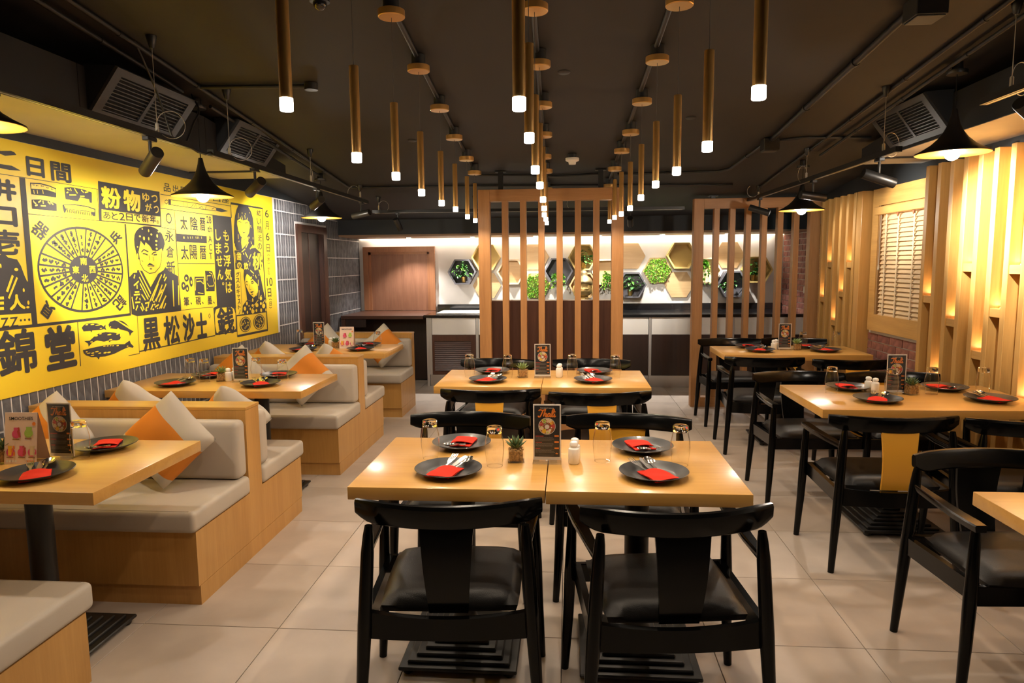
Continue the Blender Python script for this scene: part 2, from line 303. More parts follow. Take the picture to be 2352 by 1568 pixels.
# measured outlines of the mural: metres along the wall, metres above the floor
WHEEL=((3.723,1.466),0.34,0.237)
M_POLY=[(0,1,[(3.134,2.047),(3.206,2.048),(3.273,2.059),(3.293,2.056),(3.305,2.044),(3.234,2.029),(3.205,2.034),(3.132,2.031)],'title_strokes'),(0,1,[(3.092,1.975),(3.199,1.985),(3.27,1.986),(3.325,1.969),(3.252,1.963),(3.197,1.965),(3.091,1.959)],'title_strokes'),(0,1,[(3.311,1.935),(3.348,1.935),(3.346,1.558),(3.344,1.374),(3.344,1.188),(3.308,1.187),(3.306,1.376),(3.307,1.557)],'panel_rules'),(0,1,[(3.07,1.537),(3.148,1.544),(3.17,1.553),(3.195,1.531),(3.249,1.522),(3.27,1.489),(3.287,1.44),(3.301,1.41),(3.322,1.412),(3.31,1.243),(3.037,1.25)],'cloaked_figure'),(1,2,[(3.037,1.254),(3.306,1.247),(3.306,1.189),(3.03,1.196)],'caption_box'),(0,1,[(3.666,1.137),(3.68,1.148),(3.699,1.157),(3.737,1.157),(3.79,1.152),(3.833,1.138),(3.851,1.127),(3.87,1.139),(3.865,1.12),(3.873,1.103),(3.853,1.113),(3.824,1.11),(3.75,1.114),(3.744,1.102),(3.734,1.113),(3.679,1.115)],'whale_drawing_1'),(0,1,[(3.895,1.134),(3.909,1.15),(3.954,1.156),(3.98,1.148),(4.043,1.113),(4.096,1.085),(4.13,1.069),(4.106,1.062),(4.088,1.044),(4.081,1.069),(4.064,1.079),(4.001,1.095),(3.981,1.107),(3.968,1.101),(3.91,1.111),(3.899,1.122)],'whale_drawing_2'),(0,1,[(3.986,1.152),(4.022,1.147),(4.051,1.132),(4.089,1.102),(4.044,1.125)],'whale_drawing_2'),(0,1,[(3.678,1.059),(3.722,1.057),(3.759,1.075),(3.805,1.091),(3.862,1.093),(3.942,1.082),(3.994,1.068),(4.005,1.055),(3.991,1.034),(3.96,1.032),(3.919,1.037),(3.886,1.028),(3.89,1.04),(3.844,1.037),(3.784,1.052),(3.739,1.042),(3.71,1.023),(3.707,1.042)],'whale_drawing_3'),(0,1,[(3.661,1.009),(3.741,1.013),(3.853,1.015),(3.957,1.008),(4.03,1.0),(4.056,1.009),(4.082,1.016),(4.092,0.996),(4.119,0.975),(4.108,0.967),(4.071,0.978),(4.014,0.969),(3.927,0.953),(3.845,0.948),(3.797,0.952),(3.787,0.937),(3.77,0.955),(3.725,0.96),(3.684,0.976),(3.665,0.992)],'whale_drawing_4'),(0,1,[(3.378,1.916),(3.447,1.922),(3.51,1.916),(3.558,1.906),(3.554,1.856),(3.454,1.858),(3.38,1.857)],'comb_drawing_1'),(1,2,[(3.384,1.911),(3.446,1.915),(3.51,1.91),(3.553,1.9),(3.551,1.882),(3.507,1.889),(3.466,1.891),(3.382,1.886)],'comb_drawing_1'),(0,1,[(3.62,1.917),(3.672,1.925),(3.764,1.923),(3.839,1.912),(3.833,1.851),(3.814,1.852),(3.81,1.87),(3.738,1.874),(3.719,1.851),(3.622,1.854)],'comb_drawing_2'),(0,1,[(3.379,1.83),(3.437,1.836),(3.501,1.834),(3.552,1.823),(3.549,1.783),(3.377,1.783)],'comb_drawing_3'),(0,1,[(3.594,1.822),(3.694,1.833),(3.788,1.831),(3.86,1.82),(3.855,1.776),(3.83,1.777),(3.819,1.798),(3.626,1.8),(3.61,1.778),(3.601,1.78)],'comb_drawing_4'),(1,2,[(3.606,1.819),(3.693,1.826),(3.787,1.824),(3.849,1.813),(3.847,1.8),(3.757,1.803),(3.69,1.802),(3.616,1.804)],'comb_drawing_4'),(0,1,[(3.9,1.985),(4.183,1.983),(4.513,1.984),(4.509,1.746),(4.177,1.751),(3.884,1.751)],'headline_panel'),(1,2,[(3.911,1.821),(4.185,1.817),(4.499,1.817),(4.494,1.757),(4.178,1.758),(3.906,1.756)],'headline_panel'),(0,1,[(4.116,1.746),(4.13,1.746),(4.127,1.404),(4.114,1.183),(4.101,1.182),(4.111,1.405)],'panel_rules'),(0,1,[(4.201,1.654),(4.208,1.681),(4.224,1.703),(4.259,1.727),(4.312,1.742),(4.388,1.745),(4.456,1.732),(4.508,1.702),(4.532,1.66),(4.534,1.632),(4.506,1.579),(4.492,1.602),(4.446,1.583),(4.388,1.586),(4.365,1.614),(4.319,1.64),(4.307,1.616),(4.268,1.646),(4.253,1.611),(4.238,1.575),(4.24,1.526),(4.222,1.531),(4.21,1.575),(4.2,1.619)],'man_portrait'),(0,1,[(4.316,1.485),(4.345,1.505),(4.367,1.499),(4.404,1.483),(4.365,1.486),(4.343,1.488)],'man_portrait'),(0,1,[(4.125,1.415),(4.17,1.443),(4.217,1.459),(4.263,1.452),(4.34,1.345),(4.432,1.43),(4.498,1.455),(4.523,1.477),(4.565,1.446),(4.671,1.411),(4.677,1.162),(4.177,1.164),(4.12,1.181)],'man_portrait'),(0,1,[(4.612,1.944),(4.642,1.944),(4.639,1.905),(4.609,1.905)],'brush_drawing'),(0,1,[(5.262,1.937),(5.328,1.937),(5.45,1.923),(5.344,1.908),(5.258,1.911)],'brush_drawing'),(0,1,[(4.682,1.711),(5.093,1.708),(5.089,1.653),(4.681,1.654)],'dark_bar'),(0,1,[(5.198,1.873),(5.496,1.876),(5.506,1.457),(5.494,1.13),(5.129,1.154),(5.187,1.166)],'dark_column'),(0,1,[(4.884,1.402),(5.017,1.4),(5.014,1.259),(4.876,1.263)],'inkstone_drawing'),(0,1,[(5.038,1.444),(5.143,1.439),(5.18,1.369),(5.163,1.284),(5.04,1.288)],'inkstone_drawing'),(0,1,[(5.129,1.154),(5.489,1.138),(5.492,0.931),(5.134,0.938)],'seal_block'),(1,2,[(5.142,1.103),(5.165,1.139),(5.223,1.148),(5.412,1.143),(5.456,1.125),(5.478,1.082),(5.469,0.96),(5.435,0.943),(5.199,0.945),(5.153,0.957),(5.14,1.011)],'seal_block'),(0,1,[(5.637,1.988),(5.81,1.989),(5.862,1.95),(5.894,1.892),(5.9,1.783),(5.896,1.661),(5.815,1.624),(5.673,1.602),(5.558,1.609),(5.522,1.668),(5.538,1.808),(5.565,1.892),(5.598,1.947)],'upper_woman_portrait'),(1,2,[(5.598,1.857),(5.642,1.872),(5.712,1.863),(5.769,1.875),(5.813,1.857),(5.824,1.823),(5.798,1.761),(5.751,1.721),(5.698,1.702),(5.643,1.73),(5.608,1.774),(5.592,1.827)],'upper_woman_portrait'),(1,2,[(5.659,1.716),(5.698,1.696),(5.789,1.73),(5.769,1.679),(5.657,1.621),(5.646,1.679)],'upper_woman_portrait'),(0,3,[(5.656,1.769),(5.701,1.765),(5.746,1.771),(5.704,1.754)],'upper_woman_portrait'),(0,1,[(5.515,1.608),(5.673,1.604),(5.815,1.628),(5.908,1.637),(6.017,1.592),(6.045,1.52),(5.999,1.439),(5.943,1.447),(5.671,1.445),(5.63,1.46),(5.522,1.449),(5.522,1.56)],'upper_woman_portrait'),(0,1,[(5.672,1.449),(5.77,1.454),(5.944,1.452),(5.988,1.375),(6.027,1.25),(6.054,1.181),(5.93,1.155),(5.827,1.161),(5.7,1.188),(5.692,1.246),(5.672,1.328),(5.66,1.391)],'lower_woman_portrait'),(1,2,[(5.721,1.41),(5.772,1.388),(5.848,1.346),(5.917,1.311),(5.916,1.255),(5.89,1.218),(5.826,1.197),(5.745,1.239),(5.693,1.3),(5.674,1.341),(5.693,1.386)],'lower_woman_portrait'),(0,3,[(5.76,1.252),(5.797,1.256),(5.836,1.259),(5.806,1.244),(5.776,1.243)],'lower_woman_portrait'),(0,1,[(5.615,1.141),(5.7,1.187),(5.807,1.162),(5.911,1.168),(6.066,1.186),(6.068,1.054),(5.598,1.064)],'lower_woman_portrait')]
M_LINE=[(0,1,0.0023,[(3.051,1.936),(3.193,1.937),(3.519,1.937),(3.895,1.936)],'panel_rules'),(1,2,0.0106,[(3.212,1.443),(3.167,1.363)],'cloaked_figure'),(1,2,0.009,[(3.238,1.432),(3.174,1.33)],'cloaked_figure'),(1,2,0.0112,[(3.092,1.334),(3.145,1.334)],'cloaked_figure'),(1,2,0.0112,[(3.09,1.31),(3.142,1.309)],'cloaked_figure'),(1,2,0.0109,[(3.087,1.283),(3.139,1.283)],'cloaked_figure'),(0,1,0.012,[(3.054,1.183),(3.106,1.182),(3.455,1.18),(3.827,1.179),(4.114,1.181)],'panel_rules'),(0,1,0.004,[(3.637,1.173),(3.635,1.047),(3.633,0.921)],'panel_rules'),(1,2,0.0039,[(3.397,1.88),(3.399,1.861)],'comb_drawing_1'),(1,2,0.004,[(3.42,1.883),(3.422,1.864)],'comb_drawing_1'),(1,2,0.004,[(3.459,1.887),(3.461,1.867)],'comb_drawing_1'),(1,2,0.0051,[(3.638,1.91),(3.657,1.907)],'comb_drawing_2'),(1,2,0.0051,[(3.697,1.92),(3.718,1.895)],'comb_drawing_2'),(1,2,0.0051,[(3.654,1.88),(3.707,1.885)],'comb_drawing_2'),(1,2,0.0052,[(3.75,1.917),(3.769,1.905)],'comb_drawing_2'),(1,2,0.0053,[(3.779,1.906),(3.808,1.913)],'comb_drawing_2'),(1,2,0.0051,[(3.633,1.889),(3.646,1.895)],'comb_drawing_2'),(1,2,0.0051,[(3.665,1.917),(3.67,1.904)],'comb_drawing_2'),(1,2,0.0052,[(3.739,1.881),(3.773,1.883)],'comb_drawing_2'),(1,2,0.0056,[(3.388,1.826),(3.395,1.814)],'comb_drawing_3'),(1,2,0.0057,[(3.421,1.819),(3.442,1.831)],'comb_drawing_3'),(1,2,0.0057,[(3.454,1.832),(3.455,1.815)],'comb_drawing_3'),(1,2,0.0057,[(3.488,1.829),(3.505,1.817)],'comb_drawing_3'),(1,2,0.0057,[(3.506,1.83),(3.526,1.816)],'comb_drawing_3'),(1,2,0.0056,[(3.436,1.803),(3.471,1.805)],'comb_drawing_3'),(0,3,0.0041,[(3.629,1.799),(3.629,1.782)],'comb_drawing_4'),(0,3,0.0041,[(3.643,1.798),(3.643,1.781)],'comb_drawing_4'),(0,3,0.0041,[(3.657,1.798),(3.657,1.781)],'comb_drawing_4'),(0,3,0.0042,[(3.671,1.798),(3.671,1.781)],'comb_drawing_4'),(0,3,0.0041,[(3.685,1.797),(3.685,1.78)],'comb_drawing_4'),(0,3,0.0042,[(3.7,1.797),(3.7,1.78)],'comb_drawing_4'),(0,3,0.0042,[(3.714,1.797),(3.714,1.78)],'comb_drawing_4'),(0,3,0.0042,[(3.729,1.796),(3.729,1.779)],'comb_drawing_4'),(0,3,0.0042,[(3.744,1.796),(3.744,1.779)],'comb_drawing_4'),(0,3,0.0043,[(3.758,1.796),(3.758,1.778)],'comb_drawing_4'),(0,3,0.0042,[(3.773,1.795),(3.773,1.778)],'comb_drawing_4'),(0,3,0.0043,[(3.788,1.795),(3.788,1.778)],'comb_drawing_4'),(0,3,0.0043,[(3.804,1.795),(3.804,1.777)],'comb_drawing_4'),(0,3,0.0043,[(3.819,1.794),(3.819,1.777)],'comb_drawing_4'),(0,1,0.0025,[(3.344,1.755),(3.885,1.752)],'panel_rules'),(0,1,0.0029,[(3.886,1.936),(3.885,1.752)],'panel_rules'),(0,1,0.0044,[(4.237,1.566),(4.248,1.499),(4.279,1.459),(4.337,1.435),(4.399,1.44),(4.458,1.476),(4.484,1.527),(4.496,1.584)],'man_portrait'),(0,1,0.0066,[(4.267,1.573),(4.295,1.591),(4.342,1.577)],'man_portrait'),(0,1,0.006,[(4.378,1.559),(4.394,1.571),(4.43,1.578)],'man_portrait'),(0,1,0.0063,[(4.281,1.565),(4.306,1.563),(4.332,1.556)],'man_portrait'),(0,1,0.0064,[(4.397,1.557),(4.436,1.56)],'man_portrait'),(0,1,0.0032,[(4.345,1.556),(4.348,1.522)],'man_portrait'),(0,1,0.0032,[(4.388,1.545),(4.392,1.518)],'man_portrait'),(0,1,0.0036,[(4.265,1.522),(4.277,1.511)],'man_portrait'),(0,1,0.0027,[(4.323,1.483),(4.357,1.479),(4.396,1.482)],'man_portrait'),(1,2,0.0078,[(4.231,1.454),(4.335,1.301)],'man_portrait'),(1,2,0.0078,[(4.225,1.413),(4.319,1.278)],'man_portrait'),(1,2,0.0078,[(4.227,1.372),(4.303,1.265)],'man_portrait'),(1,2,0.0078,[(4.236,1.301),(4.272,1.262)],'man_portrait'),(1,2,0.0082,[(4.472,1.425),(4.319,1.251)],'man_portrait'),(1,2,0.0082,[(4.428,1.366),(4.344,1.254)],'man_portrait'),(1,2,0.0082,[(4.471,1.356),(4.386,1.247)],'man_portrait'),(1,2,0.0084,[(4.517,1.361),(4.418,1.241)],'man_portrait'),(1,2,0.0084,[(4.507,1.28),(4.42,1.195)],'man_portrait'),(1,2,0.0082,[(4.467,1.321),(4.379,1.252)],'man_portrait'),(1,2,0.0084,[(4.498,1.228),(4.468,1.194)],'man_portrait'),(1,2,0.0082,[(4.483,1.259),(4.442,1.196)],'man_portrait'),(1,2,0.0084,[(4.51,1.429),(4.492,1.403)],'man_portrait'),(1,2,0.0084,[(4.526,1.407),(4.497,1.381)],'man_portrait'),(1,2,0.0085,[(4.6,1.383),(4.591,1.2)],'man_portrait'),(1,2,0.0085,[(4.665,1.345),(4.655,1.205)],'man_portrait'),(1,2,0.008,[(4.27,1.396),(4.333,1.31)],'man_portrait'),(1,2,0.008,[(4.181,1.43),(4.169,1.406)],'man_portrait'),(1,2,0.008,[(4.144,1.445),(4.206,1.448)],'man_portrait'),(1,2,0.0082,[(4.216,1.387),(4.163,1.36)],'man_portrait'),(1,2,0.0082,[(4.196,1.365),(4.194,1.34)],'man_portrait'),(1,2,0.0082,[(4.168,1.319),(4.214,1.319)],'man_portrait'),(1,2,0.0082,[(4.156,1.301),(4.219,1.302)],'man_portrait'),(1,2,0.0082,[(4.191,1.289),(4.172,1.269)],'man_portrait'),(1,2,0.0082,[(4.136,1.29),(4.146,1.212)],'man_portrait'),(1,2,0.0082,[(4.164,1.252),(4.216,1.251)],'man_portrait'),(1,2,0.0082,[(4.188,1.232),(4.165,1.202)],'man_portrait'),(1,2,0.0084,[(4.216,1.222),(4.237,1.193)],'man_portrait'),(1,2,0.0084,[(4.229,1.244),(4.251,1.2)],'man_portrait'),(1,2,0.0082,[(4.266,1.241),(4.315,1.245)],'man_portrait'),(1,2,0.0084,[(4.307,1.243),(4.293,1.21)],'man_portrait'),(1,2,0.0084,[(4.352,1.23),(4.323,1.196)],'man_portrait'),(1,2,0.0084,[(4.371,1.209),(4.416,1.224)],'man_portrait'),(1,2,0.0084,[(4.283,1.215),(4.268,1.199)],'man_portrait'),(1,2,0.0082,[(4.213,1.278),(4.218,1.265)],'man_portrait'),(0,1,0.0039,[(4.671,1.74),(4.677,1.42)],'panel_rules'),(0,1,0.0033,[(4.52,1.969),(4.937,1.967),(5.502,1.968)],'panel_rules'),(0,1,0.0037,[(4.512,1.874),(4.926,1.873),(5.491,1.876)],'panel_rules'),(0,1,0.0043,[(4.679,1.868),(4.678,1.496)],'panel_rules'),(0,1,0.0039,[(5.504,1.993),(5.496,1.876)],'panel_rules'),(0,1,0.0033,[(4.508,1.744),(4.672,1.738)],'panel_rules'),(0,1,0.0038,[(4.609,1.93),(4.595,1.937),(4.572,1.931),(4.567,1.918),(4.584,1.908),(4.602,1.917),(4.608,1.926)],'brush_drawing'),(0,1,0.0034,[(4.639,1.942),(4.934,1.945),(5.225,1.941),(5.261,1.934)],'brush_drawing'),(0,1,0.0034,[(4.638,1.907),(4.897,1.907),(5.102,1.909),(5.254,1.911)],'brush_drawing'),(0,1,0.003,[(4.804,1.94),(4.794,1.924),(4.808,1.913)],'brush_drawing'),(0,1,0.0031,[(4.844,1.939),(4.857,1.912)],'brush_drawing'),(0,1,0.0031,[(4.897,1.911),(4.933,1.936),(4.939,1.916),(4.967,1.939),(4.976,1.908)],'brush_drawing'),(0,1,0.0032,[(5.01,1.938),(5.007,1.915),(5.052,1.928),(5.067,1.911)],'brush_drawing'),(0,1,0.0032,[(5.115,1.937),(5.093,1.908)],'brush_drawing'),(0,1,0.0033,[(5.194,1.918),(5.233,1.935)],'brush_drawing'),(0,1,0.008,[(4.634,1.812),(4.632,1.82),(4.629,1.828),(4.624,1.834),(4.618,1.839),(4.61,1.842),(4.602,1.844),(4.594,1.842),(4.586,1.839),(4.58,1.834),(4.575,1.828),(4.572,1.82),(4.57,1.812),(4.572,1.804),(4.575,1.796),(4.58,1.79),(4.586,1.785),(4.594,1.782),(4.602,1.78),(4.61,1.782),(4.618,1.785),(4.624,1.79),(4.629,1.796),(4.632,1.804),(4.634,1.812)],'coin_drawing'),(0,1,0.0025,[(4.585,1.824),(4.612,1.83)],'coin_drawing'),(0,1,0.0025,[(4.576,1.802),(4.59,1.805)],'coin_drawing'),(0,1,0.0025,[(4.601,1.802),(4.616,1.805)],'coin_drawing'),(0,1,0.0025,[(4.583,1.834),(4.624,1.839)],'coin_drawing'),(0,1,0.0025,[(4.545,1.786),(4.557,1.768)],'coin_drawing'),(0,1,0.0025,[(4.571,1.763),(4.6,1.76)],'coin_drawing'),(0,1,0.0025,[(4.622,1.763),(4.658,1.778)],'coin_drawing'),(1,2,0.004,[(4.767,1.693),(4.77,1.677)],'dark_bar'),(1,2,0.004,[(4.779,1.693),(4.782,1.678)],'dark_bar'),(1,2,0.004,[(4.827,1.695),(4.83,1.68)],'dark_bar'),(1,2,0.004,[(4.86,1.696),(4.863,1.681)],'dark_bar'),(1,2,0.0041,[(4.889,1.697),(4.892,1.682)],'dark_bar'),(1,2,0.0041,[(4.935,1.699),(4.938,1.683)],'dark_bar'),(1,2,0.0041,[(4.956,1.7),(4.96,1.684)],'dark_bar'),(1,2,0.004,[(4.973,1.7),(4.977,1.685)],'dark_bar'),(1,2,0.0041,[(5.012,1.702),(5.016,1.686)],'dark_bar'),(0,1,0.004,[(4.678,1.498),(5.187,1.497)],'panel_rules'),(0,1,0.0044,[(4.678,1.495),(4.679,1.166)],'panel_rules'),(0,1,0.0026,[(4.679,1.167),(4.916,1.166),(5.13,1.161)],'panel_rules'),(1,2,0.0051,[(4.885,1.3),(4.901,1.388),(5.007,1.388),(5.006,1.346)],'inkstone_drawing'),(1,2,0.0051,[(4.909,1.365),(4.965,1.368),(5.006,1.344)],'inkstone_drawing'),(1,2,0.0049,[(4.917,1.282),(4.994,1.272)],'inkstone_drawing'),(1,2,0.0052,[(5.058,1.368),(5.062,1.405),(5.117,1.406)],'inkstone_drawing'),(1,2,0.0052,[(5.097,1.432),(5.137,1.42),(5.165,1.346),(5.149,1.325),(5.084,1.325),(5.06,1.349)],'inkstone_drawing'),(1,2,0.0052,[(5.051,1.312),(5.055,1.305)],'inkstone_drawing'),(0,1,0.0072,[(4.811,1.215),(4.826,1.202)],'inkstone_drawing'),(0,1,0.0074,[(4.971,1.209),(4.987,1.196)],'inkstone_drawing'),(0,1,0.0075,[(5.135,1.202),(5.152,1.189)],'inkstone_drawing'),(0,1,0.004,[(5.077,1.096),(5.075,1.104),(5.071,1.11),(5.065,1.112),(5.059,1.11),(5.055,1.104),(5.053,1.096),(5.055,1.088),(5.059,1.082),(5.065,1.08),(5.071,1.082),(5.075,1.088),(5.077,1.096)],'panel_rules'),(0,1,0.006,[(4.173,0.935),(4.677,0.934),(4.847,0.936),(5.132,0.937)],'panel_rules'),(0,1,0.0033,[(4.176,1.173),(4.172,0.922)],'panel_rules'),(0,1,0.0032,[(4.061,0.923),(4.172,0.922)],'panel_rules'),(0,1,0.014,[(5.504,1.991),(6.094,1.994),(6.058,1.517),(6.073,0.888)],'panel_rules'),(0,1,0.0057,[(5.504,1.991),(5.503,1.871)],'panel_rules'),(0,3,0.0059,[(5.614,1.846),(5.641,1.85),(5.667,1.843)],'upper_woman_portrait'),(0,3,0.0055,[(5.73,1.841),(5.761,1.849),(5.791,1.846)],'upper_woman_portrait'),(0,3,0.0034,[(5.673,1.796),(5.698,1.778),(5.722,1.79)],'upper_woman_portrait'),(0,3,0.0034,[(5.689,1.74),(5.709,1.74)],'upper_woman_portrait'),(0,3,0.0029,[(5.688,1.843),(5.689,1.833)],'upper_woman_portrait'),(1,2,0.0053,[(5.626,1.92),(5.614,1.874)],'upper_woman_portrait'),(1,2,0.0055,[(5.651,1.889),(5.667,1.865)],'upper_woman_portrait'),(1,2,0.0055,[(5.681,1.901),(5.695,1.871)],'upper_woman_portrait'),(1,2,0.0055,[(5.691,1.931),(5.692,1.919)],'upper_woman_portrait'),(1,2,0.0055,[(5.738,1.909),(5.742,1.882)],'upper_woman_portrait'),(1,2,0.0056,[(5.749,1.927),(5.748,1.916)],'upper_woman_portrait'),(1,2,0.0056,[(5.828,1.941),(5.832,1.933)],'upper_woman_portrait'),(1,2,0.0056,[(5.785,1.891),(5.792,1.875)],'upper_woman_portrait'),(1,2,0.0056,[(5.839,1.832),(5.845,1.807)],'upper_woman_portrait'),(1,2,0.0055,[(5.598,1.743),(5.6,1.703)],'upper_woman_portrait'),(1,2,0.0055,[(5.612,1.691),(5.606,1.678)],'upper_woman_portrait'),(1,2,0.0056,[(5.803,1.729),(5.802,1.714)],'upper_woman_portrait'),(1,2,0.0057,[(5.873,1.728),(5.872,1.708)],'upper_woman_portrait'),(1,2,0.0056,[(5.827,1.689),(5.839,1.668)],'upper_woman_portrait'),(1,2,0.0067,[(5.53,1.664),(5.513,1.593)],'upper_woman_portrait'),(1,2,0.0066,[(5.526,1.589),(5.533,1.503)],'upper_woman_portrait'),(1,2,0.007,[(5.784,1.684),(5.727,1.635)],'upper_woman_portrait'),(1,2,0.0067,[(5.645,1.595),(5.712,1.622)],'upper_woman_portrait'),(1,2,0.007,[(5.867,1.66),(5.805,1.624)],'upper_woman_portrait'),(1,2,0.0067,[(5.671,1.587),(5.683,1.575)],'upper_woman_portrait'),(1,2,0.0069,[(5.713,1.592),(5.75,1.55)],'upper_woman_portrait'),(1,2,0.0069,[(5.819,1.578),(5.776,1.537)],'upper_woman_portrait'),(1,2,0.007,[(5.792,1.507),(5.779,1.476)],'upper_woman_portrait'),(1,2,0.007,[(5.889,1.599),(5.902,1.59)],'upper_woman_portrait'),(1,2,0.007,[(5.765,1.52),(5.755,1.515)],'upper_woman_portrait'),(0,1,0.0037,[(6.141,1.573),(6.172,1.579),(6.201,1.574)],'panel_rules'),(0,1,0.0036,[(6.14,1.504),(6.168,1.497),(6.193,1.503)],'panel_rules'),(0,1,0.0044,[(6.135,1.163),(6.165,1.17),(6.194,1.16)],'panel_rules'),(0,1,0.0043,[(6.131,1.094),(6.158,1.085),(6.186,1.092)],'panel_rules'),(0,1,0.004,[(5.605,1.428),(5.599,1.066)],'panel_rules'),(0,3,0.0058,[(5.683,1.337),(5.703,1.344),(5.725,1.341)],'lower_woman_portrait'),(0,3,0.0068,[(5.7,1.32),(5.719,1.312)],'lower_woman_portrait'),(0,3,0.006,[(5.779,1.356),(5.82,1.365)],'lower_woman_portrait'),(0,3,0.0041,[(5.752,1.316),(5.753,1.273),(5.784,1.274)],'lower_woman_portrait'),(0,3,0.0055,[(5.784,1.23),(5.814,1.23)],'lower_woman_portrait'),(0,3,0.0041,[(5.826,1.198),(5.858,1.21),(5.896,1.237)],'lower_woman_portrait'),(1,2,0.0074,[(5.788,1.439),(5.851,1.411)],'lower_woman_portrait'),(1,2,0.0074,[(5.802,1.384),(5.811,1.374)],'lower_woman_portrait'),(1,2,0.0074,[(5.834,1.399),(5.843,1.39)],'lower_woman_portrait'),(1,2,0.0074,[(5.88,1.396),(5.897,1.368)],'lower_woman_portrait'),(1,2,0.0075,[(5.932,1.355),(5.931,1.301)],'lower_woman_portrait'),(1,2,0.0075,[(5.95,1.402),(5.952,1.39)],'lower_woman_portrait'),(1,2,0.0075,[(5.942,1.258),(5.923,1.184)],'lower_woman_portrait'),(1,2,0.0075,[(5.98,1.214),(5.956,1.196)],'lower_woman_portrait'),(1,2,0.0066,[(5.829,1.133),(5.911,1.172)],'lower_woman_portrait'),(1,2,0.0067,[(5.992,1.137),(6.056,1.169)],'lower_woman_portrait'),(1,2,0.0055,[(5.768,1.09),(5.822,1.119)],'lower_woman_portrait'),(0,1,0.0079,[(5.496,1.065),(5.764,1.06),(6.06,1.058)],'panel_rules'),(0,1,0.0066,[(5.496,1.067),(5.491,0.888)],'panel_rules'),(0,1,0.015,[(5.49,0.893),(6.079,0.888)],'panel_rules'),(1,4,0.0059,[(5.64,0.996),(5.641,0.982)],'crest_roundels'),(1,4,0.0058,[(5.632,1.015),(5.623,1.002)],'crest_roundels'),(1,4,0.0058,[(5.621,0.953),(5.632,0.94)],'crest_roundels'),(1,4,0.0058,[(5.675,0.972),(5.7,0.968)],'crest_roundels'),(1,4,0.0058,[(5.688,1.001),(5.694,0.987)],'crest_roundels'),(1,4,0.0058,[(5.666,0.972),(5.664,0.959)],'crest_roundels'),(1,4,0.0059,[(5.609,0.988),(5.602,0.975)],'crest_roundels'),(1,4,0.0059,[(5.595,0.99),(5.587,0.977)],'crest_roundels'),(1,4,0.0058,[(5.676,0.973),(5.696,0.964)],'crest_roundels'),(1,4,0.0057,[(5.589,0.994),(5.614,0.991)],'crest_roundels'),(1,4,0.0059,[(5.676,0.991),(5.701,0.986)],'crest_roundels'),(1,4,0.0058,[(5.668,0.971),(5.659,0.959)],'crest_roundels'),(1,4,0.0059,[(5.638,1.0),(5.633,0.987)],'crest_roundels'),(1,4,0.0058,[(5.637,0.961),(5.652,0.949)],'crest_roundels'),(1,4,0.0057,[(5.589,0.978),(5.565,0.977)],'crest_roundels'),(1,4,0.0061,[(5.909,0.999),(5.892,0.989)],'crest_roundels'),(1,4,0.0062,[(5.966,0.979),(5.941,0.974)],'crest_roundels'),(1,4,0.0061,[(5.932,0.947),(5.909,0.941)],'crest_roundels'),(1,4,0.006,[(5.88,0.987),(5.885,0.973)],'crest_roundels'),(1,4,0.0061,[(5.947,0.991),(5.949,0.977)],'crest_roundels'),(1,4,0.0061,[(5.926,1.011),(5.946,1.001)],'crest_roundels'),(1,4,0.0062,[(5.916,0.936),(5.894,0.929)],'crest_roundels'),(1,4,0.0061,[(5.893,0.983),(5.915,0.973)],'crest_roundels'),(1,4,0.0062,[(5.906,0.952),(5.93,0.943)],'crest_roundels'),(1,4,0.0061,[(5.951,0.95),(5.972,0.94)],'crest_roundels'),(1,4,0.0061,[(5.874,0.963),(5.848,0.96)],'crest_roundels'),(1,4,0.0061,[(5.961,0.975),(5.956,0.961)],'crest_roundels'),(1,4,0.0061,[(5.93,0.999),(5.93,0.984)],'crest_roundels'),(1,4,0.0061,[(5.85,1.001),(5.867,0.989)],'crest_roundels'),(1,4,0.0061,[(5.901,0.963),(5.895,0.949)],'crest_roundels')]
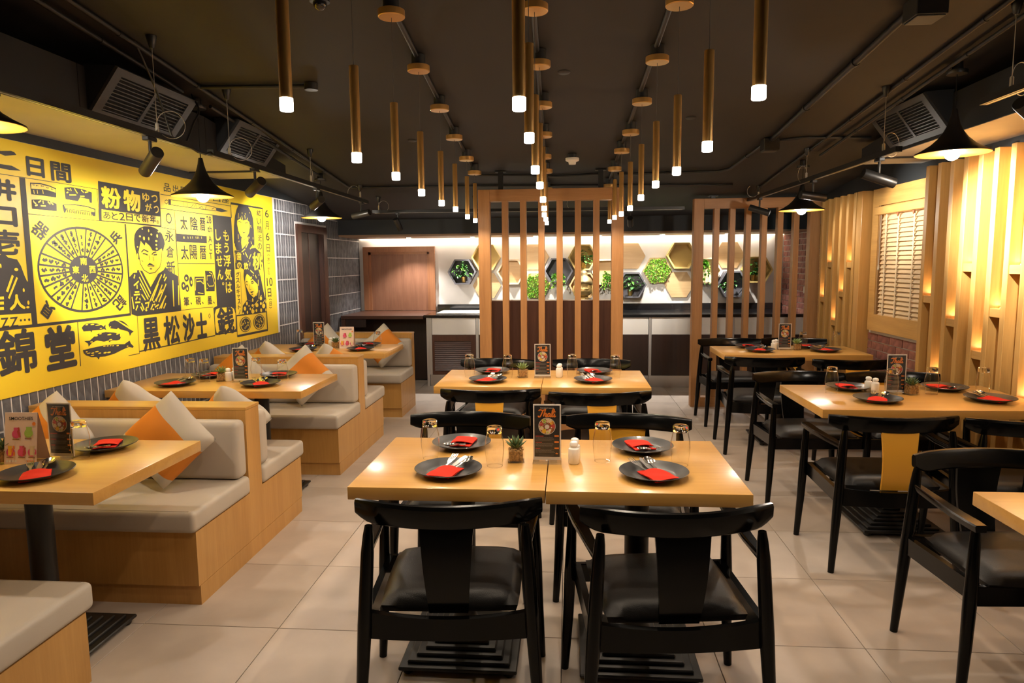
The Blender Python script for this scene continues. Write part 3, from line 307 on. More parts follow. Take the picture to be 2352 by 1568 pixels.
M_TEXT=[(0,1,'日',(3.363,2.049,3.485,1.95),0.05,0),(0,1,'間',(3.529,2.049,3.681,1.944),0.04,0),(0,1,'井',(3.133,1.916,3.283,1.809),0.06,0),(0,1,'口',(3.117,1.781,3.274,1.684),0.06,0),(0,1,'壱',(3.104,1.668,3.276,1.544),0.04,0),(1,2,'人',(3.173,1.348,3.274,1.27),0.05,0),(0,3,'Z',(3.113,1.237,3.159,1.189),0.02,0),(0,3,'Z',(3.168,1.236,3.217,1.188),0.02,0),(0,1,'錦',(3.074,1.174,3.319,0.944),0.05,0),(0,1,'堂',(3.381,1.167,3.608,0.928),0.05,0),(0,1,'器',(3.367,1.716,3.472,1.633),0.04,-40),(0,1,'兵',(3.969,1.694,4.071,1.626),0.05,45),(0,1,'貝',(3.378,1.296,3.465,1.214),0.05,140),(0,1,'記',(3.958,1.3,4.07,1.217),0.05,-140),(1,2,'粉',(3.916,1.961,4.098,1.833),0.06,0),(1,2,'物',(4.12,1.963,4.293,1.83),0.06,0),(1,2,'ゆ',(4.317,1.961,4.392,1.902),0.03,0),(1,2,'が',(4.341,1.895,4.41,1.842),0.03,0),(1,2,'つ',(4.416,1.957,4.482,1.907),0.03,0),(1,2,'つ',(4.433,1.886,4.488,1.836),0.03,0),(0,3,'あ',(3.92,1.811,3.984,1.766),0.03,0),(0,3,'と',(3.995,1.812,4.055,1.766),0.03,0),(0,3,'2',(4.066,1.814,4.122,1.766),0.03,0),(0,3,'日',(4.133,1.815,4.201,1.767),0.03,0),(0,3,'で',(4.213,1.816,4.28,1.767),0.03,0),(0,3,'新',(4.292,1.817,4.369,1.768),0.03,0),(0,3,'年',(4.381,1.819,4.448,1.769),0.03,0),(0,3,'。',(4.456,1.789,4.479,1.768),0.03,0),(0,1,'永',(4.54,1.729,4.647,1.649),0.03,0),(0,1,'倉',(4.544,1.623,4.639,1.539),0.03,0),(0,1,'新',(4.536,1.52,4.642,1.421),0.03,0),(0,1,'品',(4.565,2.05,4.645,1.992),0.01,0),(0,1,'出',(4.676,2.049,4.744,2.002),0.0,0),(0,1,'日',(4.775,2.048,4.843,2.003),0.02,0),(0,1,'日',(5.22,2.026,5.334,1.986),0.02,0),(0,1,'座',(5.36,2.039,5.473,1.985),0.02,0),(0,1,'太',(4.741,1.838,4.833,1.741),0.03,0),(0,1,'陰',(4.873,1.843,4.974,1.743),0.03,0),(0,1,'暦',(4.999,1.844,5.084,1.746),0.03,0),(0,1,'太',(4.725,1.63,4.824,1.527),0.03,0),(0,1,'陽',(4.841,1.636,4.945,1.531),0.03,0),(0,1,'暦',(4.974,1.634,5.072,1.53),0.03,0),(0,1,'28',(5.104,1.862,5.174,1.807),0.0,0),(0,1,'th',(5.111,1.79,5.178,1.74),0.01,0),(0,1,'A',(5.114,1.714,5.169,1.663),0.01,0),(0,1,'C',(5.117,1.65,5.162,1.598),0.01,0),(0,1,'T',(5.112,1.582,5.16,1.533),0.01,0),(1,2,'も',(5.348,1.768,5.438,1.68),0.035,0),(1,2,'う',(5.351,1.666,5.426,1.584),0.035,0),(1,2,'浮',(5.329,1.568,5.446,1.474),0.035,0),(1,2,'気',(5.337,1.459,5.449,1.362),0.035,0),(1,2,'は',(5.339,1.349,5.441,1.261),0.035,0),(1,2,'し',(5.223,1.767,5.308,1.679),0.035,0),(1,2,'ま',(5.215,1.662,5.306,1.575),0.035,0),(1,2,'せ',(5.213,1.559,5.309,1.477),0.035,0),(1,2,'ん',(5.215,1.45,5.312,1.371),0.035,0),(1,2,'。',(5.285,1.349,5.317,1.326),0.035,0),(0,1,'筆',(4.721,1.26,4.792,1.192),0.03,0),(0,1,'硯',(4.879,1.252,4.953,1.19),0.03,0),(0,1,'墨',(5.049,1.248,5.114,1.186),0.03,0),(0,1,'黒',(4.217,1.144,4.407,0.925),0.055,0),(0,1,'松',(4.454,1.141,4.648,0.933),0.055,0),(0,1,'沙',(4.687,1.137,4.847,0.935),0.055,0),(0,1,'士',(4.865,1.132,5.02,0.936),0.055,0),(0,3,'銭',(5.171,1.149,5.447,0.926),0.05,0),(1,2,'歯',(5.55,1.594,5.635,1.524),0.02,0),(1,2,'の',(5.549,1.509,5.631,1.455),0.04,0),(1,2,'桃',(5.839,1.59,6.045,1.439),0.035,0),(1,2,'飲',(5.671,1.507,5.756,1.446),0.015,0),(0,1,'結',(5.971,1.973,6.055,1.922),0.03,0),(0,1,'い',(5.968,1.901,6.057,1.844),0.03,0),(0,1,'間',(5.968,1.83,6.053,1.77),0.03,0),(0,1,'近',(5.971,1.753,6.05,1.696),0.03,0),(0,1,'の',(5.957,1.68,6.043,1.622),0.03,0),(0,1,'6',(6.14,1.988,6.217,1.919),0.0,0),(0,1,'月',(6.133,1.884,6.209,1.811),0.0,0),(0,1,'6',(6.135,1.782,6.21,1.708),0.0,0),(0,1,'日',(6.135,1.676,6.207,1.604),0.0,0),(0,1,'水',(6.14,1.559,6.199,1.518),0.0,0),(0,1,'か',(6.135,1.465,6.187,1.433),0.0,0),(0,1,'ら',(6.139,1.426,6.179,1.393),0.0,0),(0,1,'10',(6.107,1.368,6.228,1.289),0.0,0),(0,1,'日',(6.112,1.268,6.188,1.189),0.0,0),(0,1,'日',(6.139,1.145,6.187,1.105),0.0,0),(0,1,'グ',(5.52,1.429,5.589,1.386),0.03,0),(0,1,'ス',(5.514,1.377,5.583,1.337),0.03,0),(0,1,'ル',(5.517,1.328,5.584,1.291),0.03,0),(0,1,'キ',(5.517,1.286,5.579,1.246),0.03,0),(0,1,'ャ',(5.521,1.241,5.578,1.21),0.03,0),(0,1,'ス',(5.525,1.202,5.578,1.159),0.03,0),(0,1,'ト',(5.529,1.153,5.576,1.115),0.03,0),(0,1,'ノ',(5.533,1.111,5.571,1.075),0.03,0)]
M_BLOB=[(1,2,(3.237,1.472),0.0125,0.008,0,'cloaked_figure'),(1,2,(3.272,1.367),0.006,0.01,0,'cloaked_figure'),(1,2,(3.295,1.302),0.007,0.0115,0,'cloaked_figure'),(1,2,(3.289,1.279),0.0105,0.006,0,'cloaked_figure'),(1,2,(3.144,1.49),0.0045,0.011,0,'cloaked_figure'),(0,3,(3.235,1.216),0.0065,0.006,0,'caption_box'),(0,3,(3.261,1.216),0.0065,0.006,0,'caption_box'),(0,3,(3.289,1.215),0.007,0.0065,0,'caption_box'),(1,2,(3.707,1.151),0.0115,0.0035,0,'whale_drawing_1'),(1,2,(3.754,1.148),0.016,0.003,0,'whale_drawing_1'),(1,2,(3.8,1.14),0.022,0.003,0,'whale_drawing_1'),(1,2,(3.824,1.119),0.01,0.0025,0,'whale_drawing_1'),(1,2,(3.909,1.119),0.007,0.0035,0,'whale_drawing_2'),(1,2,(3.779,1.079),0.015,0.0035,0,'whale_drawing_3'),(1,2,(3.816,1.087),0.012,0.003,0,'whale_drawing_3'),(1,2,(3.894,1.074),0.0195,0.004,0,'whale_drawing_3'),(1,2,(3.968,1.07),0.0115,0.0035,0,'whale_drawing_3'),(1,2,(3.996,1.058),0.005,0.0095,0,'whale_drawing_3'),(1,2,(3.734,1.048),0.0115,0.003,0,'whale_drawing_3'),(1,2,(3.902,1.042),0.015,0.004,0,'whale_drawing_3'),(1,2,(3.843,1.01),0.0115,0.003,0,'whale_drawing_4'),(1,2,(3.872,1.008),0.01,0.003,0,'whale_drawing_4'),(1,2,(3.898,1.006),0.009,0.0025,0,'whale_drawing_4'),(1,2,(3.921,1.003),0.008,0.0025,0,'whale_drawing_4'),(1,2,(3.963,0.999),0.0115,0.0035,0,'whale_drawing_4'),(1,2,(4.056,0.984),0.009,0.0035,0,'whale_drawing_4'),(1,2,(3.689,0.996),0.0085,0.0035,0,'whale_drawing_4'),(1,2,(3.704,0.986),0.0155,0.0025,0,'whale_drawing_4'),(1,2,(3.738,0.982),0.013,0.0035,0,'whale_drawing_4'),(1,2,(3.734,0.969),0.016,0.003,0,'whale_drawing_4'),(1,2,(3.774,0.986),0.016,0.0035,0,'whale_drawing_4'),(1,2,(3.845,0.97),0.0155,0.0045,0,'whale_drawing_4'),(1,2,(3.879,0.968),0.017,0.0045,0,'whale_drawing_4'),(1,2,(3.797,0.974),0.013,0.003,0,'whale_drawing_4'),(0,3,(3.399,1.907),0.008,0.0035,0,'comb_drawing_1'),(1,4,(3.399,1.907),0.004,0.002,0,'comb_drawing_1'),(0,3,(3.422,1.905),0.009,0.0035,0,'comb_drawing_1'),(1,4,(3.423,1.904),0.0045,0.002,0,'comb_drawing_1'),(0,3,(3.457,1.907),0.0105,0.0035,0,'comb_drawing_1'),(1,4,(3.457,1.907),0.0055,0.002,0,'comb_drawing_1'),(0,3,(3.494,1.902),0.0095,0.0035,0,'comb_drawing_1'),(1,4,(3.494,1.902),0.005,0.0015,0,'comb_drawing_1'),(0,3,(3.526,1.898),0.0085,0.0035,0,'comb_drawing_1'),(1,4,(3.526,1.899),0.004,0.002,0,'comb_drawing_1'),(1,2,(3.401,1.813),0.0055,0.0045,0,'comb_drawing_3'),(1,2,(3.41,1.805),0.0055,0.0045,0,'comb_drawing_3'),(1,2,(3.402,1.802),0.006,0.004,0,'comb_drawing_3'),(1,2,(4.292,1.724),0.0065,0.006,0,'man_portrait'),(1,2,(4.359,1.716),0.007,0.01,0,'man_portrait'),(1,2,(4.386,1.692),0.0105,0.007,0,'man_portrait'),(1,2,(4.262,1.675),0.01,0.006,0,'man_portrait'),(1,2,(4.303,1.664),0.0105,0.012,0,'man_portrait'),(1,2,(4.354,1.663),0.0075,0.0105,0,'man_portrait'),(1,2,(4.45,1.685),0.0095,0.0115,0,'man_portrait'),(1,2,(4.47,1.714),0.0115,0.005,0,'man_portrait'),(1,2,(4.436,1.651),0.0125,0.0065,0,'man_portrait'),(1,2,(4.433,1.625),0.0095,0.0065,0,'man_portrait'),(1,2,(4.435,1.599),0.011,0.0075,0,'man_portrait'),(1,2,(4.229,1.607),0.0065,0.005,0,'man_portrait'),(0,1,(4.356,1.465),0.0155,0.0045,0,'man_portrait'),(1,2,(4.224,1.548),0.0075,0.0175,0,'man_portrait'),(1,2,(4.369,1.227),0.01,0.006,0,'man_portrait'),(1,2,(4.351,1.196),0.01,0.006,0,'man_portrait'),(1,2,(4.399,1.199),0.0085,0.005,0,'man_portrait'),(1,2,(4.274,1.195),0.011,0.0065,0,'man_portrait'),(1,2,(4.458,1.304),0.007,0.004,0,'man_portrait'),(1,2,(4.468,1.321),0.0065,0.004,0,'man_portrait'),(1,2,(4.229,1.333),0.006,0.0035,0,'man_portrait'),(1,2,(4.364,1.246),0.01,0.006,0,'man_portrait'),(0,1,(4.777,1.395),0.032,0.0265,0,'inkstone_drawing'),(0,1,(4.731,1.339),0.0285,0.031,0,'inkstone_drawing'),(0,1,(4.834,1.367),0.023,0.038,0,'inkstone_drawing'),(0,1,(4.778,1.321),0.024,0.0275,0,'inkstone_drawing'),(1,2,(4.772,1.393),0.0125,0.009,0,'inkstone_drawing'),(1,2,(4.731,1.341),0.011,0.0115,0,'inkstone_drawing'),(1,2,(4.836,1.362),0.01,0.0135,0,'inkstone_drawing'),(1,2,(4.776,1.317),0.0095,0.0115,0,'inkstone_drawing'),(0,3,(5.812,1.334),0.0265,0.014,0,'lower_woman_portrait'),(1,4,(5.806,1.333),0.01,0.0055,0,'lower_woman_portrait'),(1,2,(5.691,1.155),0.0175,0.0165,0,'lower_woman_portrait'),(1,2,(5.649,1.114),0.0215,0.018,0,'lower_woman_portrait'),(1,2,(5.614,1.076),0.015,0.008,0,'lower_woman_portrait'),(1,2,(5.692,1.079),0.014,0.0135,0,'lower_woman_portrait'),(1,2,(5.798,1.132),0.022,0.012,0,'lower_woman_portrait'),(1,2,(5.795,1.079),0.03,0.0185,0,'lower_woman_portrait'),(1,2,(5.88,1.129),0.029,0.0185,0,'lower_woman_portrait'),(1,2,(5.864,1.083),0.0185,0.013,0,'lower_woman_portrait'),(1,2,(5.96,1.139),0.019,0.014,0,'lower_woman_portrait'),(1,2,(6.014,1.114),0.0325,0.0215,0,'lower_woman_portrait'),(1,2,(5.959,1.079),0.019,0.017,0,'lower_woman_portrait'),(1,2,(6.056,1.075),0.013,0.0145,0,'lower_woman_portrait'),(1,2,(6.062,1.149),0.0085,0.0135,0,'lower_woman_portrait'),(1,2,(5.748,1.105),0.012,0.012,0,'lower_woman_portrait'),(1,2,(5.728,1.132),0.012,0.007,0,'lower_woman_portrait'),(1,2,(5.966,1.186),0.0235,0.018,0,'lower_woman_portrait'),(1,2,(5.803,1.179),0.0145,0.0165,0,'lower_woman_portrait'),(0,1,(5.646,0.978),0.1055,0.0665,0,'crest_roundels'),(1,2,(5.646,0.978),0.094,0.06,0,'crest_roundels'),(0,3,(5.646,0.978),0.0825,0.053,0,'crest_roundels'),(0,1,(5.909,0.977),0.1155,0.069,0,'crest_roundels'),(1,2,(5.909,0.977),0.1025,0.063,0,'crest_roundels'),(0,3,(5.908,0.978),0.09,0.0555,0,'crest_roundels')]
# ------------------------------------------------------------------ the setting
XL, XR, YB, YF = -2.77, 2.60, 8.98, -1.6
fl = MB().box(XL-.1, 2.9, YF, YB+.1, -.05, -.006).build('floor', 'floorgrout'); tag(fl, kind='structure')
P = .58
tile_me = MB().rbox(-P/2+.0015, P/2-.0015, -P/2+.0015, P/2-.0015, -.02, 0, .0012, 1).mesh('tile', 'floortile')
for i in range(-3, 7):
    for j in range(-7, 12):
        cx, cy = -1.184+P*(i+.5), 2.565+P*(j+.5)
        if cx-P/2 < XL or cx+P/2 > 2.9 or cy+P/2 > YB+.1 or cy-P/2 < YF: continue
        link('tile', tile_me, fl, (cx, cy, 0))
# sloping ceiling
c = MB().add([(XL-.1, YF, ceil_z(YF)), (2.9, YF, ceil_z(YF)), (2.9, 8.2, ceil_z(8.2)), (XL-.1, 8.2, ceil_z(8.2)),
              (XL-.1, YF, ceil_z(YF)+.1), (2.9, YF, ceil_z(YF)+.1), (2.9, 8.2, ceil_z(8.2)+.1), (XL-.1, 8.2, ceil_z(8.2)+.1)],
             [(0, 1, 2, 3), (7, 6, 5, 4), (0, 4, 5, 1), (1, 5, 6, 2), (2, 6, 7, 3), (3, 7, 4, 0)]).build('ceiling', 'ceilpaint')
tag(c, kind='structure')
# left wall: pale grout backing, dark paint band on top
wl = MB().box(XL-.1, XL, YF, 6.94, 0, 2.115).box(XL-.1, XL, 7.61, YB, 0, 2.115).box(XL-.1, XL, 6.94, 7.61, 1.83, 2.115).build('wall_left', 'grout_pale'); tag(wl, kind='structure')
tag(MB().box(XL-.1, XL+.004, YF, YB, 2.116, 3.1).build('wall_left_upper', 'darkpaint'), kind='structure')
# grey stacked bricks on end
BW, BH = .0575, .22
cand = []
y = 2.85
while y < YB-.01:
    for k in range(-7, 4):
        z0, z1 = 1.56+BH*k, 1.56+BH*(k+1)
        z0, z1 = max(z0, 0), min(z1, 2.112)
        y1 = min(y+BW, YB)
        if y < 6.31:
            if z0 > .8: continue
            z1 = min(z1, .845)
            if z1 < .45: continue
        if y1 > 6.83 and y < 7.70 and z0 < 1.9:
            if z1 <= 1.92: continue
            z0 = 1.92
        if y >= 6.31 and z1 < .5: continue
        if z1-z0 < .02 or y1-y < .02: continue
        cand.append((y, y1, z0, z1))
    y += BW
cand.sort(key=lambda b: -(b[1]-b[0])*(b[3]-b[2])/(b[0]**3))
cache = {}
for y0, y1, z0, z1 in cand[:300]:
    key = (round(y1-y0, 3), round(z1-z0, 3), random.randrange(3))
    if key not in cache:
        a, b_ = key[0]/2-.0045, key[1]/2-.004
        q = [(-a+random.uniform(0, .003), -b_+random.uniform(0, .003)), (a-random.uniform(0, .003), -b_+random.uniform(0, .003)), (a-random.uniform(0, .003), b_-random.uniform(0, .003)), (-a+random.uniform(0, .003), b_-random.uniform(0, .003))]
        cache[key] = MB().prism(q, -.008, .0028, 'X').mesh('brick', 'greybrick')
    link('brick', cache[key], wl, (XL+random.uniform(-.0008, .0008), (y0+y1)/2, (z0+z1)/2))
m = MB()
for y0, y1, z0, z1 in cand[300:]:
    d = random.uniform(.002, .0036); m.box(XL-.003, XL+d, y0+.0045, y1-.0045, z0+.004, z1-.004)
tag(m.build('brick_facing', 'greybrick', wl), kind='stuff')
# door in the left wall
d = MB().box(XL-.07, XL-.03, 6.95, 7.60, 0, 1.83).build('door_1', 'walnut_dark'); tag(d, kind='structure')
fr = MB()
for y0, y1, z0, z1 in ((6.85, 6.95, 0, 1.90), (7.60, 7.70, 0, 1.90)): fr.box(XL-.03, XL+.022, y0, y1, z0, z1)
fr.box(XL-.03, XL+.022, 6.95, 7.60, 1.82, 1.90)
for y0, y1 in ((6.945, 6.975), (7.575, 7.605)): fr.box(XL-.03, XL+.010, y0, y1, 0, 1.82)
fr.build('door_frame', 'walnut_z', d)
MB().box(XL-.034, XL-.022, 7.02, 7.06, .75, 1.13).build('push_plate', 'brushed', d)
MB().box(XL-.032, XL-.024, 7.26, 7.275, 0, 1.82).build('door_stile', 'walnut_z', d)
# right wall
tag(MB().box(2.535, 2.9, YF, 7.08, 0, 2.0).build('wall_right', 'mortar'), kind='structure')
tag(MB().box(2.536, 2.9, YF, 7.08, 2.0005, 3.1).build('wall_right_upper', 'darkpaint'), kind='structure')
wr2 = MB().box(2.733, 2.9, 7.08, YB+.1, 0, 2.3).build('wall_right_rear', 'mortar'); tag(wr2, kind='structure')
wr1 = bpy.data.objects['wall_right']
bl, bh = .212, .068
bme = {}
def brick_mesh(ln):
    k = (round(ln, 3), random.randrange(3))
    if k not in bme:
        a, b_ = ln/2-.005, bh/2-.005
        jt = lambda: random.uniform(-.0015, .0015)
        bme[k] = MB().prism([(-a+jt(), -b_+jt()), (a+jt(), -b_+jt()), (a+jt(), b_+jt()), (-a+jt(), b_+jt())], -.009, .009, 'X').mesh('brick', 'redbrick')
    return bme[k]
def brick_field(wall, x, ya, yb, za, zb):
    k = 0; z = za
    while z+bh <= zb+.001:
        y = ya-(bl/2 if k % 2 else 0)
        while y < yb-.02:
            a, b_ = max(y, ya), min(y+bl, yb)
            if b_-a > .03: link('brick', brick_mesh(b_-a), wall, (x+random.uniform(-.002, .002), (a+b_)/2, z+bh/2))
            y += bl
        z += bh; k += 1
brick_field(wr1, 2.535, 4.93, 5.97, .40, .90)
brick_field(wr2, 2.733, 7.10, YB, .44, 1.87)
# back wall, rear beam with its wood-faced underside
tag(MB().box(XL-.1, 2.9, YB, YB+.1, 0, 2.3).build('wall_back', 'backwall'), kind='structure')
tag(MB().box(XL, 2.9, 8.15, YB, 1.835, 2.3).build('beam_rear', 'darkpaint'), kind='structure')
tr = MB().box(XL+.01, 2.73, 8.145, 8.955, 1.812, 1.834).build('trim_1', 'cornicewood'); tag(tr, kind='structure')
MB().box(XL+.02, 2.72, 8.962, 8.976, 1.813, 1.823).build('cove_light', 'cove', tr)
light(tr, 'AREA', (-.02, 8.92, 1.806), 5.5, (1, .88, .74), None, shape='RECTANGLE', size=5.2, size_y=.03)
tag(MB().box(XL-.1, 2.9, YF-.1, YF, 0, 3.2).build('wall_front', 'darkpaint'), kind='structure')
for x in (-2.0, -1.19, -.395, .387, 1.155, 1.94):
    dl = thing('downlight', 'recessed round downlight under the rear beam, %s from the left' % {-2.0: 'first', -1.19: 'second', -.395: 'third', .387: 'fourth', 1.155: 'fifth', 1.94: 'sixth'}[x], 'downlight', (x, 8.58, 1.812), 0, 'downlights under the rear beam')
    MB().lathe([(.030, -.004), (.042, -.004), (.045, 0), (.030, 0)], 20, closed=True).build('trim_ring', 'alu', dl, 40)
    MB().lathe([(0, -.002), (.030, -.002)], 20).build('lens', 'spotface', dl)
    light(dl, 'SPOT', (0, 0, -.02), DOWN_W, (1, .95, .89), None, spot_size=R(110), spot_blend=.6, shadow_soft_size=.02)

# ------------------------------------------------------------------ painted mural on the left wall
MX = XL+.006
mu = thing('wall_mural', 'yellow wall mural with dark Japanese lettering, portraits, combs, whales and a round calendar wheel', 'mural', (MX, 3.6, .84))
def wallpt(q, lay): return (lay*.0009, q[0]-3.6, q[1]-.84)
MB().box(-.006, 0, .6-3.6, 6.31-3.6, 0, 1.272).build('painted_panel', 'mural_yellow', mu)
INK = ['ink', 'mural_yellow']
EPS = [0]
def eps(): EPS[0] += 1; return (EPS[0] % 40)*.012
from mathutils.geometry import tessellate_polygon
def flat(pts, lay, mb, mi):
    e = eps(); tr_ = tessellate_polygon([[Vector((p[0], p[1], 0)) for p in pts]])
    mb.add([wallpt(p, lay+e) for p in pts], [tuple(t) for t in tr_], mi)
def stroke(pts, wd, lay, mb, mi):
    n = len(pts); A = []; e = eps()
    for i, p in enumerate(pts):
        q0, q1 = Vector(pts[max(i-1, 0)]), Vector(pts[min(i+1, n-1)]); d = (q1-q0)
        d = d.normalized() if d.length > 1e-9 else Vector((1, 0)); nn = Vector((-d.y, d.x))*wd*.64
        A.append((Vector(p)+nn, Vector(p)-nn))
    mb.add([wallpt(a, lay+e) for ab in A for a in ab], [(2*i, 2*i+1, 2*i+3, 2*i+2) for i in range(n-1)], mi)
def oval(c_, rx, ry, lay, mb, mi, n=16):
    e = eps(); mb.add([wallpt((c_[0]+rx*math.cos(2*PI*i/n), c_[1]+ry*math.sin(2*PI*i/n)), lay+e) for i in range(n)], [tuple(range(n))], mi)
elems = {}
def E_(n): return elems.setdefault(n, MB())
for c_, l, pts, nm in M_POLY: flat(pts, l, E_(nm), c_)
for c_, l, wd, pts, nm in M_LINE: stroke(pts, wd, l, E_(nm), c_)
for c_, l, ctr, rx, ry, rot, nm in M_BLOB: oval(ctr, rx, ry, l, E_(nm), c_)
TM = {}
def glyph(s, box, l, bold, rot, c_):
    """one painted character; boldness by overlapping shifted copies"""
    y0, z1, y1, z0 = box; mb = MB()
    if s not in TM: TM[s] = text_mesh(s, 0)
    uv, fs, asp = TM[s]; ca, sa = math.cos(R(rot)), math.sin(R(rot))
    b = max(.011, bold*(.85 if len(uv) < 60 else .6 if len(uv) < 200 else .5)); w1, h1 = 1-2*b, 1-2*b
    sh = [(0, 0)] if b < .005 else [(b*math.cos(2*PI*k/8), b*math.sin(2*PI*k/8)) for k in range(8)]
    for k, (du, dv) in enumerate(sh):
        V = []
        for u, v in uv:
            a, b_ = (u-.5)*w1+du, (v-.5)*h1+dv; a, b_ = a*ca-b_*sa, a*sa+b_*ca
            V.append(wallpt((y0+(a+.5)*(y1-y0), z0+(b_+.5)*(z1-z0)), l+.5+.03*k))
        mb.add(V, fs)
    mb.build('painted_character', INK[c_], mu)
for c_, l, s, box, bold, rot in M_TEXT: glyph(s, box, l, bold, rot, c_)
# the calendar wheel
(wy, wz), wa, wb = WHEEL
mb = E_('calendar_wheel')
def wp(t, q): return (wy+wa*q*math.cos(t), wz+wb*q*math.sin(t))
stroke([wp(2*PI*i/64, 1) for i in range(65)], .011, 1, mb, 0)
NS = 24
mb.add([wallpt(wp(2*PI*i/48, .34+.012*math.cos(PI*i)), 1) for i in range(48)], [tuple(range(48))])
for i in range(NS):
    t = 2*PI*(i+.5)/NS; stroke([wp(t, .33), wp(t, 1)], .0085, 1, mb, 0)
    if i % 7 == 3: continue
    t2 = 2*PI*i/NS; q = .42
    while q < .88:
        aa = random.uniform(-.07, .07); p_ = [wp(t2+aa*math.cos(2.2*k+q*20), q+.024*k) for k in range(5)]
        stroke(p_, random.uniform(.009, .015), 1, mb, 0); q += random.uniform(.12, .16)
for ch, t in (('北', -90), ('南', 90), ('東', 180), ('西', 0)):
    cy, cz = wp(R(t), .2); glyph(ch, (cy-.027, cz+.021, cy+.027, cz-.021), 2, .03, 0, 1)
for nm, mb in elems.items(): mb.build(nm.rstrip('_1234'), INK, mu)
# ------------------------------------------------------------------ window with blind in the right wall
wn = MB()
W0, W1, Z0, Z1 = 5.06, 5.92, .90, 2.045      # outer frame
wn.prism([(W0, Z1), (W1, Z1), (W1-.11, Z1-.135), (W0, Z1-.135)], 2.50, 2.535, 'X')
wn.prism([(W1, Z1), (W1, Z0), (W1-.11, Z0+.135), (W1-.11, Z1-.135)], 2.50, 2.535, 'X')
wn.prism([(W0, Z0), (W1, Z0), (W1-.11, Z0+.135), (W0, Z0+.135)], 2.50, 2.535, 'X')
win = wn.build('window_1', 'slat_y'); tag(win, kind='structure')
MB().box(2.53, 2.56, 4.95, W1-.11, 1.03, 1.92).build('reveal', 'slat_z', win)
MB().box(2.505, 2.555, 5.785, 5.812, 1.035, 1.91).build('side_jamb', 'slat_dark', win)
bd = thing('wooden_blind', 'light wooden venetian blind closed in the window of the right wall', 'blind', (2.522, 5.45, 1.035))
MB().rbox(-.052, .012, -.50, .365, .80, .862, .003, 1).build('headrail_board', 'slat_y', bd)
sl = MB().prism([(-.016, -.024), (-.013, -.026), (.014, .022), (.011, .024)], -.50, .31, 'Y').mesh('slat', 'blindwood', 30)
for k in range(23): link('slat', sl, bd, (0, 0, .02+.0345*k))
MB().box(-.014, .014, -.50, .31, -.002, .008).build('bottom_rail', 'blindwood', bd)
for y in (-.22, .02, .22): MB().box(-.021, -.019, y-.009, y+.009, 0, .80).build('ladder_tape', 'hexcream', bd)
MB().tube([(-.026, .30, .80), (-.026, .305, .40)], .002, 6).build('pull_cord', 'socket', bd)
MB().lathe([(.004, 0), (.008, .005), (.006, .04)], 10, (-.026, .305, .36)).build('cord_tassel', 'socket', bd, 40)
for y in (-.22, .02): MB().prism([(-.02, 0), (.02, 0), (0, -.03)], -.032, -.026, 'X').build('valance_clip', 'pr_brown', bd, None, (0, y, .80))

# ------------------------------------------------------------------ slatted wall on the right, with lit shelf blocks
SX = 2.43
def slat_wall(label, y_far, n, top, gaps, end_near):
    r = thing('slat_wall', label, 'slat wall', (SX, y_far, 0))
    me = MB().rbox(0, .10, -.045, 0, 0, top, .002, 1).mesh('slat', 'slat_z')
    me2 = MB().box(.078, .10, -.105, 0, 0, top).mesh('back_board', 'slat_z')
    for i in range(n):
        link('slat', me, r, (0, -.15*i, 0))
        if i < n-1 or end_near: link('back_board', me2, r, (0, -.15*i-.045, 0))
    for i, z in enumerate(gaps):
        if z is None or i >= n-1: continue
        b = MB().rbox(.006, .078, -.105, 0, z-.05, z, .002, 1).build('shelf_block', 'slat_y', r, None, (0, -.15*i-.045, 0))
        MB().box(.050, .070, -.085, -.02, z+.0005, z+.006).build('uplight', 'led', b)
        light(b, 'AREA', (.058, -.052, z+.012), .16, WARMER, (PI, 0, 0), shape='RECTANGLE', size=.03, size_y=.08)
    return r
g = [1.233, .70, 1.10, 1.45, .93, 1.194, 1.443, .72, 1.10, 1.30, .93, 1.19, 1.44]
slat_wall('tall oak slat wall with glowing staggered shelf blocks, right of the window', 4.957, 14, 2.105, g, False)
slat_wall('tall oak slat wall with glowing staggered shelf blocks, between window and right screen', 6.88, 6, 2.045, [1.13, 1.46, .93, 1.20, 1.46], False)
col_ = MB().rbox(2.43, 2.535, 5.96, 6.06, 0, 2.045, .002, 1).build('corner_post', 'oak_z')
tag(col_, 'plain oak post at the left edge of the window frame', 'post')

# ------------------------------------------------------------------ slatted oak screens
def screen(label, x, y, panel):
    r = thing('slatted_screen', label, 'screen', (x, y, 0))
    Wd, Ht, D_, f = 1.22, 2.095, .10, .098
    for sx in (0, Wd-f): MB().rbox(sx, sx+f, -D_/2, D_/2, 0, Ht-(.0 if 1 else f), .002, 1).build('post', 'screen_z', r)
    MB().rbox(f, Wd-f, -D_/2, D_/2, Ht-f, Ht, .002, 1).build('top_rail', 'screen_x', r)
    MB().rbox(f, Wd-f, -D_/2, D_/2, 0, .10, .002, 1).build('bottom_rail', 'screen_x', r)
    n, sw = 6, .052; gap = (Wd-2*f-n*sw)/(n+1)
    me = MB().rbox(0, sw, -.042, .042, .10, Ht-f, .0015, 1).mesh('slat', 'screen_z')
    for i in range(n): link('slat', me, r, (f+gap+i*(sw+gap), 0, 0))
    if panel:
        MB().box(f, Wd-f, .0425, .0500, .10, 1.155).build('back_panel', 'walnut_z', r)
        MB().box(f, Wd-f, .0425, .0500, 1.155, 1.163).build('panel_edge', 'offwhite', r)
    for sx in (.19, 1.03):
        top = ceil_z(y)-.002
        b = MB().box(sx-.02, sx+.02, -.02, .02, Ht, top).build('ceiling_strut', 'blackmetal', r)
        MB().box(sx-.045, sx+.045, -.03, .03, top-.008, top).build('ceiling_plate', 'blackmetal', b)
    return r
screen('oak slatted screen with walnut lower panel, behind the rear centre table', -.755, 5.86, True)
screen('open oak slatted screen at the right, beside the slat wall', 1.25, 7.045, False)

